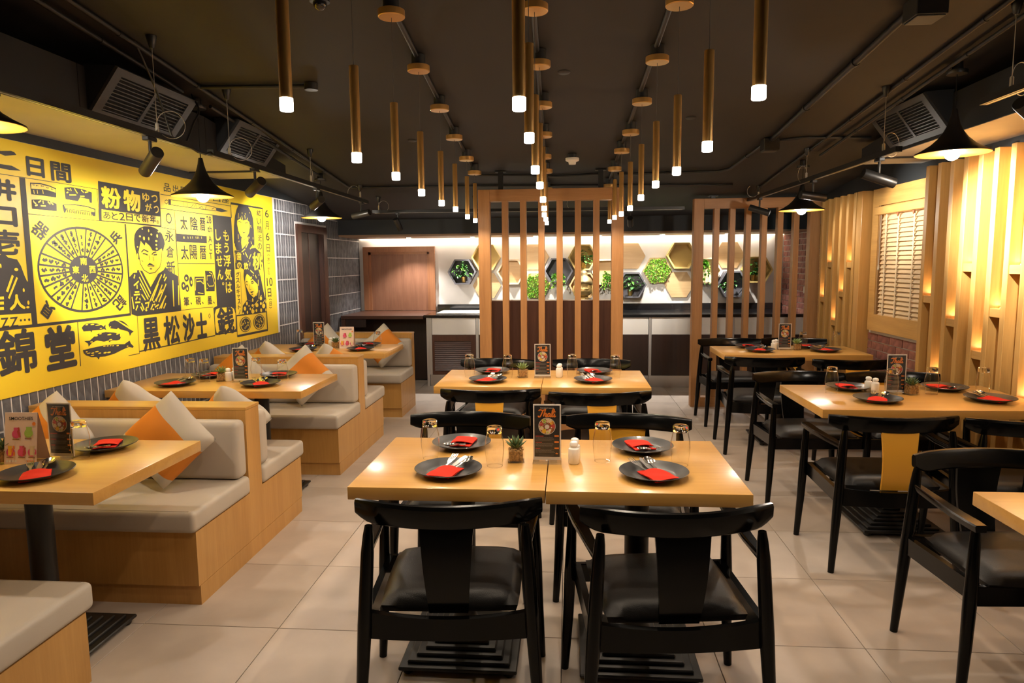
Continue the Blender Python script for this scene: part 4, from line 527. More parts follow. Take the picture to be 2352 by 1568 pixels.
# ------------------------------------------------------------------ booth benches
def bench(y, label, front=True, back=True):
    """partition at y..y+.145 ; a seat before it (front) and behind it (back)"""
    r = thing('booth_bench', label, 'bench', (-2.755, y, 0))
    Lx = 1.15
    y0, y1 = (-.505 if front else 0), (.665 if back else .10)
    b = MB()
    b.box(0, Lx, y0, y1, .09, .335); b.box(0, Lx, y0+.012 if front else y0, y1-.012 if back else y1, 0, .088)
    b.box(0, Lx, 0, .145 if back else .10, .335, .775)
    b.build('plinth_and_partition', 'oak_z', r)
    MB().rbox(0, Lx+.004, -.002, (.147 if back else .102), .762, .778, .002, 1).build('capping', 'oak_x', r)
    for s, on in ((-1, front), (1, back)):
        if not on: continue
        ya, yb = (-.535, -.002) if s < 0 else (.148, .70)
        c1 = MB().rbox(0, Lx+.012, ya, yb, .337, .432, .022, 4).build('seat_cushion', 'upholstery', r, 60)
        yy = ya if s < 0 else yb
        MB().tube([(.02, yy+.02*-s, .4305), (Lx-.02, yy+.02*-s, .4305)], .0028, 6).build('piping', 'upholstery', c1)
        ya, yb = (-.10, -.003) if s < 0 else (.149, .245)
        MB().rbox(0, Lx+.002, ya, yb, .433, .725, .03, 4).build('back_cushion', 'upholstery', r, 60)
    return r
bench(3.225, 'oak booth bench with beige cushions between the nearest and middle booth tables')
bench(5.075, 'oak booth bench with beige cushions between the middle and farthest booth tables')
bench(6.90, 'single-sided oak booth bench behind the farthest booth table', back=False)
bench(1.375, 'oak booth bench corner with beige seat at the lower left edge', front=False)

# pillows
def pillow_mesh(name, flip=1):
    n = 22; V = []; F = []; MI = []; h = .170
    for side in (1, -1):
        for i in range(n+1):
            for j in range(n+1):
                u, v = -1+2*i/n, -1+2*j/n
                pin = 1-.07*(1-(abs(v))**2)*abs(u)**6; pin2 = 1-.07*(1-abs(u)**2)*abs(v)**6
                e = max(0, (1-u**4))*max(0, (1-v**4))
                t = .074*e**.55*(1+.06*math.sin(5*u+3*v)+.05*math.sin(7*v-2*u))
                q = math.sqrt(1-.08*(u*v)**4); V.append((u*h*pin*q, side*t, v*h*pin2*q))
    o = (n+1)**2
    for s in (0, 1):
        for i in range(n):
            for j in range(n):
                a = s*o+i*(n+1)+j; F.append((a, a+n+1, a+n+2, a+1)); u = -1+2*(i+.5)/n
                MI.append(1 if -.66 < u < .42 else 0)
    mb = MB(); mb.v = V; mb.f = F; mb.mi = MI
    me = mb.mesh(name, ['pillow_beige', 'pillow_orange'], 80)
    bm = bmesh.new(); bm.from_mesh(me); bmesh.ops.remove_doubles(bm, verts=bm.verts[:], dist=.0004); bmesh.ops.recalc_face_normals(bm, faces=bm.faces[:]); bm.to_mesh(me); bm.free()
    me.polygons.foreach_set('use_smooth', [True]*len(me.polygons))
    return me
PIL = pillow_mesh('throw_pillow')
def pillow(x, y, z, spin, lean, yaw, label):
    o = link('throw_pillow', PIL, None, (x, y, z))
    o.rotation_euler = (Matrix.Rotation(R(yaw), 3, 'Z') @ Matrix.Rotation(R(lean), 3, 'X') @ Matrix.Rotation(R(spin), 3, 'Y')).to_euler()
    tag(o, label, 'pillow', 'two-tone throw pillows on the booth benches')
pillow(-1.88, 3.0, .670, -45, -16, 4, 'beige and orange throw pillow standing on its corner behind the nearest booth table')
pillow(-2.46, 3.0, .668, -47, -16, -4, 'throw pillow mostly hidden behind the menu cards on the nearest booth table')
pillow(-2.43, 3.60, .655, -46, 24, 4, 'throw pillow peeking over the nearest bench partition, left one')
pillow(-1.88, 3.64, .636, -43, 32, -4, 'throw pillow peeking over the nearest bench partition, right one')
pillow(-1.95, 4.85, .672, -134, -16, 4, 'beige and orange throw pillow standing on its corner behind the middle booth table')
pillow(-2.45, 4.86, .670, -45, -16, -4, 'throw pillow behind the menu card of the middle booth table')
pillow(-2.47, 5.45, .657, -45, 23, 4, 'throw pillow peeking over the second bench partition, left one')
pillow(-1.96, 5.47, .645, -137, 28, -4, 'throw pillow peeking over the second bench partition, right one')
pillow(-1.85, 6.675, .672, -134, -16, 4, 'beige and orange throw pillow in the right corner of the farthest booth')
pillow(-2.44, 6.685, .672, -45, -16, -4, 'throw pillow beside the wall in the farthest booth')

# ------------------------------------------------------------------ tables
def table_base(r, x, y, w=.43, col=.045):
    b = MB()
    for k in range(7):
        h = w/2-.028*k; b.rbox(x-h, x+h, y-h, y+h, .018+.012*k, .032+.012*k, .004, 1)
    b.build('stepped_base', 'blackmetal', r)
    for sx in (-1, 1):
        for sy in (-1, 1):
            MB().lathe([(.016, 0), (.02, .006), (.02, .02)], 12, (x+sx*(w/2-.03), y+sy*(w/2-.03), 0)).build('foot', 'blackmetal', r, 40)
    MB().lathe([(col*1.25, .10), (col, .13), (col, .69)], 24, (x, y, 0)).build('column', 'blackmetal', r, 40)
    MB().rbox(x-.16, x+.16, y-.16, y+.16, .69, .705, .003, 1).build('mounting_plate', 'blackmetal', r)
def table(label, x0, x1, y0, y1, bases, grain='oak_x', group=None):
    cx, cy = (x0+x1)/2, (y0+y1)/2
    r = thing('dining_table', label, 'table', (cx, cy, 0), 0, group)
    MB().rbox(x0-cx, x1-cx, y0-cy, y1-cy, .706, .75, .0025, 2).build('table_top', grain, r, 30)
    for bx, by in bases: table_base(r, bx-cx, by-cy)
    return r
G4 = 'square oak tables pushed together in the middle'
table('square oak table, left half of the front centre pair', -.728, -.0735, 2.137, 2.785, [(-.397, 2.49)], group=G4)
table('square oak table, right half of the front centre pair', -.0705, .582, 2.129, 2.78, [(.257, 2.49)], group=G4)
table('square oak table, left half of the rear centre pair', -.803, -.1575, 3.985, 4.63, [(-.48, 4.31)], group=G4)
table('square oak table, right half of the rear centre pair', -.1545, .487, 3.975, 4.62, [(.17, 4.31)], group=G4)
table('oak dining table, nearer of the two beside the slat wall', 1.25, 2.38, 3.41, 4.10, [(1.80, 3.88)])
table('oak dining table, farther of the two beside the slat wall', 1.226, 2.345, 5.415, 5.99, [(1.75, 5.72)])
table('oak table corner cut off by the right edge', 1.275, 2.38, 1.55, 2.198, [(1.83, 1.87)])
table('oak booth table nearest the camera, at the left edge', -2.755, -1.542, 2.035, 2.695, [(-2.02, 2.37)], 'oak_x')
table('middle oak booth table below the calendar wheel mural', -2.755, -1.548, 3.80, 4.435, [(-1.95, 4.15)], 'oak_x')
table('farthest oak booth table, near the dark door', -2.755, -1.508, 5.485, 6.13, [(-1.95, 5.985)], 'oak_x')

# ------------------------------------------------------------------ armchairs
def make_chair(splat):
    r = thing('armchair', 'x', 'chair')
    def rail():
        n = 28; V = []; F = []
        for i in range(n+1):
            u = -1+2*i/n; a = abs(u)
            x = .293*u; y = -.222+.085*a**2.0
            k = max(0, (a-.80)/.20); zb = .680+.024*k**1.6; zt = .752-.003*k
            dy = .17*u; nx, ny = -dy, 1; l = math.hypot(nx, ny); nx, ny = nx/l, ny/l
            t = .016*(1-.25*k)
            prof = [(-t, zb+.006), (-t*.7, zb), (t*.7, zb), (t, zb+.006), (t*.9, zt-.010), (t*.55, zt), (-t*.45, zt), (-t*.95, zt-.010)]
            lean = lambda z: -.12*(z-.71)
            for q, z in prof: V.append((x+nx*q, y+ny*q+lean(z), z))
        for i in range(n):
            for j in range(8): F.append((i*8+j, i*8+(j+1) % 8, i*8+8+(j+1) % 8, i*8+8+j))
        F.append(tuple(range(7, -1, -1))); F.append(tuple(n*8+j for j in range(8)))
        return MB().add(V, F)
    rail().build('back_rail', 'lacquer', r, 38)
    for s in (-1, 1):
        MB().tube([(s*.284, -.228, 0), (s*.271, -.221, .20), (s*.260, -.215, .37), (s*.246, -.207, .60), (s*.242, -.205, .655), (s*.240, -.204, .686)], [.0145, .019, .0225, .020, .0165, .012], 14).build('rear_leg', 'lacquer', r, 50)
        MB().tube([(s*.302, .228, 0), (s*.290, .222, .20), (s*.283, .218, .37), (s*.276, .212, .585), (s*.275, .211, .60)], [.0145, .019, .0215, .016, .013], 14).build('front_leg', 'lacquer', r, 50)
        # armrest
        V = []; F = []
        pts = [(s*.244, -.196, .606, .013), (s*.254, -.05, .604, .018), (s*.268, .10, .606, .022), (s*.273, .19, .609, .024), (s*.276, .238, .610, .020)]
        for x, y, z, hw in pts:
            for dx, dz in ((-hw, .008), (-hw*.8, .013), (hw*.8, .013), (hw, .008), (hw*.85, -.011), (-hw*.85, -.011)): V.append((x+dx, y, z+dz))
        for i in range(4):
            for j in range(6): F.append((i*6+j, i*6+(j+1) % 6, i*6+6+(j+1) % 6, i*6+6+j))
        F.append((5, 4, 3, 2, 1, 0)); F.append(tuple(24+j for j in range(6)))
        MB().add(V, F).build('armrest', 'lacquer', r, 40)
        MB().prism([(-.205, .335), (.205, .345), (.205, .412), (-.205, .402)], s*.258-.011, s*.258+.011, 'X').build('side_apron', 'lacquer', r)
    # curved rear apron and front apron
    n = 14; V = []; F = []
    for i in range(n+1):
        u = -1+2*i/n; x = .252*u; y = -.222+.018*u*u; zt = .396+.016*u*u
        for dy, z in ((-.011, .325), (.011, .325), (.011, zt), (-.011, zt)): V.append((x, y+dy, z))
    for i in range(n):
        for j in range(4): F.append((i*4+j, i*4+(j+1) % 4, i*4+4+(j+1) % 4, i*4+4+j))
    F += [(3, 2, 1, 0), tuple(n*4+j for j in range(4))]
    MB().add(V, F).build('rear_apron', 'lacquer', r, 30)
    MB().rbox(-.27, .27, .203, .226, .340, .408, .003, 1).build('front_apron', 'lacquer', r)
    # tapering splat
    V = []; F = []; n = 8
    for i in range(n+1):
        t = i/n; z = .690-.292*t; hw = .083-.022*t; y = -.219+.028*t-.02*math.sin(PI*t)
        for dx, dy in ((-hw, -.006), (hw, -.006), (hw, .006), (-hw, .006)): V.append((dx, y+dy, z))
    for i in range(n):
        for j in range(4): F.append((i*4+j, i*4+(j+1) % 4, i*4+4+(j+1) % 4, i*4+4+j))
    F += [(3, 2, 1, 0), tuple(n*4+j for j in range(4))]
    MB().add(V, F).build('splat', splat, r, 30)
    # upholstered seat
    V = []; F = []; n = 16
    for i in range(n+1):
        for j in range(n+1):
            u, v = -1+2*i/n, -1+2*j/n
            hw = .228+.006*v
            su = u*(1-.03*v*v); e = max(0, 1-abs(u)**5)*max(0, 1-abs(v)**5)
            V.append((su*hw, .022+.205*v*(1-.03*u*u), .414+.042*e**.42))
    o = len(V)
    for i in range(n+1):
        for j in range(n+1): x, y, z = V[i*(n+1)+j]; V.append((x*.97, .022+(y-.022)*.97, .392))
    for i in range(n):
        for j in range(n):
            a = i*(n+1)+j; F.append((a, a+n+1, a+n+2, a+1)); a += o; F.append((a, a+1, a+n+2, a+n+1))
    rim = [i*(n+1) for i in range(n+1)]+[n*(n+1)+j for j in range(1, n+1)]+[i*(n+1)+n for i in range(n-1, -1, -1)]+[j for j in range(n-1, 0, -1)]
    for a, b_ in zip(rim, rim[1:]+rim[:1]): F.append((a, b_, b_+o, a+o))
    MB().add(V, F).build('seat', 'leather', r, 60)
    return r
CH = {'k': make_chair('lacquer'), 'y': make_chair('yellowpaint')}
used = set()
def chair(kind, cx, cy, ang, face, label):
    a = R(ang)+(0 if face > 0 else PI)
    f = (-math.sin(a), math.cos(a)); loc = (cx+.137*f[0], cy+.137*f[1], 0)
    g_ = 'black curved-back armchairs'
    if kind not in used:
        used.add(kind); o = CH[kind]; o.location = loc; o.rotation_euler = (0, 0, a); tag(o, label, 'chair', g_)
    else: dup(CH[kind], None, loc, (0, 0, a), label, g_)
chair('k', -.374, 2.055, 4, 1, 'black armchair in the foreground, left one with its back to the camera')
chair('k', .327, 2.035, 6, 1, 'black armchair in the foreground, right one with its back to the camera')
chair('k', -.472, 3.205, -1.4, -1, 'black armchair facing the camera across the front centre table, left')
chair('y', .284, 3.195, -5.7, -1, 'armchair with yellow splat facing the camera across the front centre table, right')
chair('y', -.453, 3.93, 1.6, 1, 'armchair with yellow splat at the near left side of the rear centre table')
chair('y', .182, 3.87, 5.7, 1, 'armchair with yellow splat at the near right side of the rear centre table')
chair('k', -.527, 5.109, -5, -1, 'black armchair behind the rear centre table, left, in front of the screen')
chair('k', .175, 5.107, -4, -1, 'black armchair behind the rear centre table, right, in front of the screen')
chair('y', 1.535, 3.311, -.6, 1, 'armchair with full yellow splat at the nearer right-hand table, back to the camera')
chair('k', 2.128, 3.244, -4, 1, 'black armchair at the nearer right-hand table, back to the camera, cut by the edge')
chair('k', 1.50, 4.533, 3, -1, 'black armchair facing the camera behind the nearer right-hand table, left')
chair('y', 2.085, 4.529, -.5, -1, 'armchair facing the camera behind the nearer right-hand table, right, by the brick')
chair('k', 1.497, 5.313, -4.3, 1, 'black armchair at the near left side of the farther right-hand table')
chair('y', 2.11, 5.20, -1.4, 1, 'armchair with yellow splat at the near right side of the farther right-hand table')
chair('k', 1.518, 6.527, 3.3, -1, 'black armchair behind the farther right-hand table, left, by the open screen')
chair('y', 2.115, 6.555, -4.2, -1, 'armchair behind the farther right-hand table, right, by the open screen')
chair('k', 1.59, 2.625, 2.7, -1, 'large black armchair facing the camera at the lower right edge')
# ------------------------------------------------------------------ rear counter
def cabinet(x0, x1, label, louver=False):
    r = thing('counter_cabinet', label, 'cabinet', (x0, 8.10, 0))
    w_ = x1-x0
    MB().box(.002, w_-.002, .022, .85, .14, .835).build('carcass', 'whitepanel', r)
    MB().box(.002, w_-.002, .012, .03, 0, .138).build('kick_plate', 'brushed', r)
    MB().rbox(.034, w_-.004, 0, .02, .628, .832, .002, 1).build('fascia_panel', 'whitepanel', r)
    d = MB().rbox(.034, w_-.004, 0, .02, .142, .624, .002, 1).build('door', 'walnut_z' if louver else 'walnut_dark', r)
    MB().box(0, .032, -.006, .02, .142, .834).build('vertical_strip', 'alu', r)
    if louver:
        MB().box(.062, w_-.062, -.003, .0005, .185, .55).build('louver_back', 'walnut_dark', d)
        for k in range(15):
            MB().prism([(-.012, 0), (-.004, .012), (0, .018), (0, .010)], .062, w_-.062, 'X').build('louver', 'walnut_x', d, None, (0, 0, .195+.0235*k))
cabinet(-1.668, -1.10, 'rear counter cabinet with louvred walnut door beside the dark recess', True)
cabinet(-1.10, -.075, 'rear counter cabinet behind the left half of the centre screen')
cabinet(-.075, .950, 'rear counter cabinet behind the right half of the centre screen')
cabinet(.950, 1.90, 'rear counter cabinet with white band between the two screens')
cabinet(1.90, 2.72, 'rear counter cabinet with white band behind the right screen')
MB().box(-1.70, -1.668, 8.09, 8.96, .0, .838).build('end_panel', 'alu'); tag(bpy.data.objects['end_panel'], 'pale metal end panel at the left end of the rear counter', 'panel')
ct = MB().rbox(-1.73, 2.73, 8.07, 8.965, .838, .868, .003, 1).build('countertop', 'stonetop'); tag(ct, 'polished black stone worktop along the whole rear counter', 'countertop')
MB().box(-1.72, 2.73, 8.945, 8.975, .869, .945).build('upstand', 'stonetop', ct)
t_ = MB().rbox(-1.60, -.95, 8.22, 8.72, .869, .884, .004, 1).build('serving_tray', 'whitepanel'); tag(t_, 'flat pale steel serving tray on the left end of the black worktop', 'tray')
sh = thing('wood_shelf', 'dark wooden shelf under the hatch, left of the black worktop', 'shelf', (-2.75, 8.08, .82))
MB().rbox(.0, 1.015, 0, .89, 0, .042, .003, 1).build('board', 'walnut_x', sh)
MB().box(.0, .05, .02, .88, -.82, 0).build('side_leg', 'walnut_z', sh); MB().box(.05, 1.03, .45, .47, -.81, 0).build('rear_panel', 'walnut_dark', sh)
MB().box(.05, .30, .03, .05, -.10, 0).build('apron', 'walnut_dark', sh)
ha = thing('serving_hatch', 'closed walnut serving hatch with moulded frame on the rear wall', 'hatch', (-2.226, 8.98, .868))
hw, hh = .48, .84
MB().box(-hw+.06, hw-.06, -.016, -.002, 0, hh-.05).build('hatch_panel', 'hatch_z', ha)
for pts in ([(-hw, 0), (-hw+.068, 0), (-hw+.068, hh-.068), (-hw, hh)], [(hw, 0), (hw-.068, 0), (hw-.068, hh-.068), (hw, hh)], [(-hw, hh), (hw, hh), (hw-.068, hh-.068), (-hw+.068, hh-.068)]):
    MB().prism(pts, -.055, -.002, 'Y').build('frame_piece', 'hatch_frame', ha)
for s in (-1, 1): MB().box(s*(hw-.085)-.017, s*(hw-.085)+.017, -.036, -.003, 0, hh-.068).build('inner_bead', 'hatch_frame', ha)
MB().box(-hw+.068, hw-.068, -.036, -.003, hh-.10, hh-.068).build('inner_bead', 'hatch_frame', ha)

# ------------------------------------------------------------------ hexagons on the rear wall
def hexpts(r): return [(r*math.cos(R(60*k)), r*math.sin(R(60*k))) for k in range(6)]
HR = .188
def hexagon(kind, x, z, label):
    r = thing('wall_hexagon', label, 'wall hexagon', (x, YB-.003, z))
    if kind == 'flat':
        MB().prism(hexpts(HR), -.02, 0, 'Y').build('face', 'hexwood', r); return r
    if kind == 'green':
        MB().prism(hexpts(HR), -.03, 0, 'Y').build('tray', 'hexwood', r); return r
    m_ = {'grey': 'hexgrey', 'greybox': 'hexgrey', 'boxwood': 'hexgold', 'goldbox': 'hexgold', 'lightbox': 'hexcream', 'vine': 'hexcream', 'buddha': 'hexwood'}[kind]
    dp = .13
    o, i_ = hexpts(HR), hexpts(HR-.022)
    for k in range(6):
        k2 = (k+1) % 6
        MB().prism([o[k], o[k2], i_[k2], i_[k]], -dp, 0, 'Y').build('side_board', m_, r)
    MB().prism(hexpts(HR-.022), -.012, 0, 'Y').build('back_board', m_ if kind != 'lightbox' else 'hexwood', r)
    return r
HX = [('grey', -1.374, 1.372, 'grey hexagon box shelf left of the centre screen, holding a plant'),
 ('boxwood', -1.06, 1.556, 'gold hexagon box shelf half hidden by the left post of the centre screen'),
 ('flat', -1.06, 1.188, 'flat wood hexagon low behind the left post of the centre screen'),
 ('lightbox', -.731, 1.367, 'pale hexagon box behind the first slats of the centre screen'),
 ('flat', -.428, 1.556, 'flat wood hexagon above the moss seen through the centre screen'),
 ('green', -.414, 1.183, 'wood hexagon tray of bright moss seen through the centre screen'),
 ('greybox', -.118, 1.373, 'grey hexagon box with trailing ivy in the middle of the centre screen'),
 ('goldbox', .191, 1.544, 'gold hexagon box shelf with a potted plant above the golden head'),
 ('buddha', .203, 1.185, 'wood hexagon box shelf holding the golden head'),
 ('lightbox', .493, 1.356, 'pale hexagon box with ivy behind the last slats of the centre screen'),
 ('flat', .809, 1.555, 'flat wood hexagon just right of the centre screen'),
 ('grey', .818, 1.185, 'grey hexagon box shelf with a plant just right of the centre screen'),
 ('green', 1.149, 1.367, 'wood hexagon tray of bright moss between the two screens'),
 ('boxwood', 1.439, 1.553, 'empty gold hexagon box shelf left of the right screen'),
 ('flat', 1.43, 1.183, 'flat wood hexagon low beside the right screen'),
 ('vine', 1.754, 1.362, 'pale hexagon box with a trailing vine behind the right screen'),
 ('flat', 2.054, 1.555, 'flat wood hexagon high behind the slats of the right screen'),
 ('grey', 2.081, 1.189, 'grey hexagon box shelf with a plant behind the right screen'),
 ('goldbox', 2.382, 1.367, 'gold hexagon box shelf with potted plant at the right end')]
for h in HX: hexagon(*h)
def leaf(mb, base, d, ln, wd, mi=0, droop=.3):
    d = Vector(d).normalized(); s = d.cross(Vector((0, 0, 1)))
    s = (s.normalized() if s.length > .1 else Vector((1, 0, 0)))*wd/2; n = s.cross(d).normalized(); b = Vector(base)
    v = [b, b+d*ln*.35+s+n*ln*.05, b+d*ln*.7+s*.7, b+d*ln-n*ln*droop, b+d*ln*.7-s*.7, b+d*ln*.35-s+n*ln*.05, b+d*ln*.45-n*ln*.04]
    mb.add(v, [(0, 1, 6), (1, 2, 6), (2, 3, 6), (3, 4, 6), (4, 5, 6), (5, 0, 6)], mi)
def pot_plant(x, z, label, seed, wide=1.0):
    rnd = random.Random(seed)
    r = thing('potted_plant', label, 'plant', (x, YB-.085, z))
    MB().lathe([(.020, 0), (.026, .004), (.036, .068), (.038, .072), (.033, .072), (.030, .060), (0, .058)], 18).build('pot', 'goldpaint', r, 40)
    st = MB(); lf = MB()
    for k in range(17):
        a = rnd.uniform(0, 2*PI); sp = rnd.uniform(.2, 1)*wide
        tip = Vector((math.cos(a)*.125*sp, -abs(math.sin(a))*.06*sp-.015, .072+rnd.uniform(.02, .180)*(1.15-.5*abs(sp)*abs(math.cos(a)))))
        st.tube([(0, 0, .06), tip*.5+Vector((0, 0, .05)), tip], [.002, .0016, .001], 5)
        for q in range(3):
            b = tip*(1-.22*q)+Vector((0, 0, .012*q)); an = a+rnd.uniform(-1.2, 1.2)
            leaf(lf, b, (math.cos(an), -abs(math.sin(an))*.8, rnd.uniform(-.5, .5)), rnd.uniform(.045, .068), rnd.uniform(.038, .055), 0 if rnd.random() < .6 else 1)
    st.build('stems', 'stem', r); o = lf.build('foliage', ['leafdark', 'leaf'], r); tag(o, kind='stuff')
    return r
pot_plant(-1.36, 1.372-.138, 'leafy plant in a small gold pot in the grey hexagon left of the centre screen', 3)
pot_plant(.205, 1.544-.138, 'leafy plant in a gold pot above the golden head', 5)
pot_plant(.80, 1.185-.138, 'spreading leafy plant in a gold pot just right of the centre screen', 8, 1.3)
pot_plant(2.05, 1.189-.138, 'leafy plant in a gold pot low behind the right screen', 9)
pot_plant(2.32, 1.367-.138, 'leafy plant in a gold pot at the right end of the hexagons', 12)
def moss(x, z, label, seed):
    rnd = random.Random(seed); mb = MB()
    for k in range(900):
        while True:
            u, v = rnd.uniform(-1, 1), rnd.uniform(-.87, .87)
            if abs(u) < 1-abs(v)*.577: break
        b = (u*.175, -.03-.035*(1-u*u*.6)*rnd.random(), v*.175)
        leaf(mb, b, (rnd.uniform(-1, 1), -rnd.uniform(.2, 1), rnd.uniform(-1, 1)), rnd.uniform(.016, .028), rnd.uniform(.012, .020), 0 if rnd.random() < .75 else 1)
    o = mb.build('moss_cushion', ['leafbright', 'leaf']); o.location = (x, YB-.003, z)
    tag(o, label, 'plant', kind='stuff')
moss(-.414, 1.183, 'bright green moss cushion seen through the centre screen', 1)
moss(1.149, 1.367, 'bright green moss cushion between the two screens', 2)
def ivy(x, z, label, seed, up=.1, down=.2, wd=.11):
    rnd = random.Random(seed); st = MB(); lf = MB()
    r = thing('trailing_ivy', label, 'plant', (x, YB-.09, z))
    for k in range(11):
        x0 = rnd.uniform(-wd, wd)*.6; p = [Vector((x0*.3, 0, up*.3)), Vector((x0*.7, -.03, up*rnd.uniform(.5, 1))), Vector((x0, -.06, 0)), Vector((x0*1.3, -.065, -down*rnd.uniform(.4, 1)))]
        st.tube(p, .0018, 5)
        for i in range(3):
            for q in range(5):
                b = p[i].lerp(p[i+1], q/5); a = rnd.uniform(0, 2*PI)
                leaf(lf, b+Vector((rnd.uniform(-.015, .015), 0, 0)), (math.cos(a), -.5, math.sin(a)-.3), rnd.uniform(.025, .040), rnd.uniform(.022, .032), 0 if rnd.random() < .65 else 1)
    st.build('vines', 'stem', r); tag(lf.build('foliage', ['leaf', 'leafbright'], r), kind='stuff')
ivy(-.118, 1.29, 'trailing ivy spilling from the grey box behind the centre screen', 21, .06, .20, .14)
ivy(.49, 1.25, 'full green ivy beside the golden head', 22, .10, .16, .11)
ivy(1.735, 1.43, 'hanging vine seen between post and first slat of the right screen', 23, .06, .30, .05)
# golden head
def head():
    UP = .076
    r = thing('buddha_head', 'golden head sculpture with closed eyes and topknot, seen through the centre screen', 'sculpture', (.195, 8.70, .87))
    r.scale = (1.5, 1.5, 1.5)
    n, m_ = 40, 44; V = []; F = []
    Hh = .215
    for i in range(m_+1):
        t = i/m_; z = t*Hh
        if t < .20: k = t/.20; rx = .040-.008*k if k < .7 else .034+.01*(k-.7)/.3; ry = rx*.95
        else:
            k = (t-.20)/.80; c_ = math.sin(min(1, k*1.02)**.62*PI*.985+.02) if k < 1 else 0
            rx = .072*max(.0, c_)**.62; ry = .080*max(0, c_)**.6
        rx = max(rx, .0005); ry = max(ry, .0005)
        for j in range(n):
            a = 2*PI*j/n; x = rx*math.cos(a); y = ry*math.sin(a)
            fy = max(0, -math.sin(a))            # front faces -Y
            ang = math.atan2(x, -y) if fy > 0 else 9
            d = 0
            if fy > .3:
                g_ = lambda a0, t0, sa, st: math.exp(-((ang-a0)/sa)**2-((t-t0)/st)**2)
                d += .020*math.exp(-(ang/.13)**2)*max(0, 1-abs(t-.475)/.13) + .010*g_(0, .42, .20, .035)   # nose
                d += .008*g_(0, .335, .30, .028) - .005*g_(0, .318, .30, .010) + .006*g_(0, .296, .22, .018) + .010*g_(0, .225, .35, .04)   # mouth, chin
                for s in (-1, 1):
                    d += .007*g_(s*.48, .52, .24, .030) - .006*g_(s*.48, .50, .26, .010) + .006*g_(s*.45, .60, .35, .014) + .006*g_(s*.6, .40, .3, .06)
            V.append((x, y-d, z))
    for i in range(m_):
        for j in range(n): F.append((i*n+j, i*n+(j+1) % n, (i+1)*n+(j+1) % n, (i+1)*n+j))
    F.append(tuple(range(n-1, -1, -1)))
    MB().add(V, F).build('face', 'buddhagold', r, 70, (0, 0, UP))
    hm = MB(); hm.lathe([(.0745, .138), (.079, .150), (.076, .175), (.062, .200), (.040, .216), (.034, .222), (.036, .236), (.028, .254), (.012, .264), (0, .266)], 28)
    hm.v = [(x, y*1.08+.004, z+.022*max(0, -y/.08)*(z < .17)) for x, y, z in hm.v]
    hm.build('curled_hair', 'hairgold', r, 60, (0, 0, UP))
    for s in (-1, 1): MB().tube([(s*.073, .010, .135), (s*.079, .008, .115), (s*.076, .004, .075), (s*.070, .002, .050)], [.008, .011, .008, .007], 10).build('long_ear', 'buddhagold', r, 60, (0, 0, UP))
    MB().lathe([(.085, -.075), (.088, -.06), (.078, -.02), (.062, .0), (.044, .016), (.042, .030), (.046, .033), (.042, .038), (.045, .043), (.036, .05)], 28).build('neck_base', 'buddhagold', r, 50, (0, 0, UP))
head()
# insect-killer lamp behind the right screen
fk = thing('insect_lamp', 'tan insect lamp with wire coil and cyan glow high behind the right screen', 'lamp', (2.70, 7.75, 1.62))
MB().rbox(-.03, .02, -.16, .16, 0, .22, .006, 1).build('housing', 'hexgold', fk); MB().box(-.034, -.03, -.15, .15, -.02, .012).build('tube_lower', 'cyan', fk)
MB().box(-.034, -.03, -.15, .15, .205, .222).build('tube_upper', 'cyan', fk)
for k in range(6): MB().tube([(-.05, -.14, .04+.028*k), (-.055, 0, .044+.028*k), (-.05, .14, .04+.028*k)], .003, 6).build('guard_wire', 'blackmetal', fk)
so = MB().rbox(2.715, 2.728, 8.05, 8.16, 1.10, 1.18, .003, 1).build('wall_switch', 'socket'); tag(so, 'pale switch plate on the red brick wall behind the right screen', 'switch')

# ------------------------------------------------------------------ tableware prototypes
def plate_me():
    return MB().lathe([(0, .004), (.062, .004), (.068, 0), (.074, .003), (.098, .013), (.117, .021), (.1185, .0225), (.117, .024), (.098, .0165), (.078, .008), (.066, .0065), (0, .0065)], 40).mesh('plate', 'plate', 35)
PLATE = plate_me()
def napkin_me():
    """folded pocket: a lower leaf and a raised upper leaf that hides the handles"""
    V = []; F = []; n = 12
    def leafsheet(y0, y1, hw0, hw1, z0, hump, th):
        o = len(V)
        for lay in (0, 1):
            for i in range(n+1):
                t = i/n
                for j in range(n+1):
                    u = -1+2*j/n; hw_ = hw0+(hw1-hw0)*t
                    y = y0+(y1-y0)*t-(.010*u*u*t if hump else 0)
                    z = z0+hump*(1-abs(u)**2.2)**.8*(.35+.65*t)+.0012*math.sin(8*t+2*u)+lay*th
                    V.append((u*hw_, y, z))
        m_ = (n+1)**2
        for i in range(n):
            for j in range(n): a = o+i*(n+1)+j; F.append((a, a+1, a+n+2, a+n+1)); a += m_; F.append((a, a+n+1, a+n+2, a+1))
        rim = [i*(n+1) for i in range(n+1)]+[n*(n+1)+j for j in range(1, n+1)]+[i*(n+1)+n for i in range(n-1, -1, -1)]+[j for j in range(n-1, 0, -1)]
        for a, b_ in zip(rim, rim[1:]+rim[:1]): F.append((o+a, o+b_, o+b_+m_, o+a+m_))
    leafsheet(-.075, .050, .045, .042, .0085, 0, .003)
    leafsheet(-.078, .026, .046, .044, .0118, .0085, .0025)
    return MB().add(V, F).mesh('napkin', 'napkin', 60)
NAP = napkin_me()
def strip(pts, th=.0016):
    """flat metal part: (y, halfwidth, z) stations"""
    V = []; F = []
    for y, hw, z in pts: V += [(-hw, y, z), (hw, y, z), (hw, y, z+th), (-hw, y, z+th)]
    for i in range(len(pts)-1):
        for j in range(4): F.append((i*4+j, i*4+(j+1) % 4, i*4+4+(j+1) % 4, i*4+4+j))
    k = 4*(len(pts)-1); F += [(3, 2, 1, 0), (k, k+1, k+2, k+3)]
    return V, F
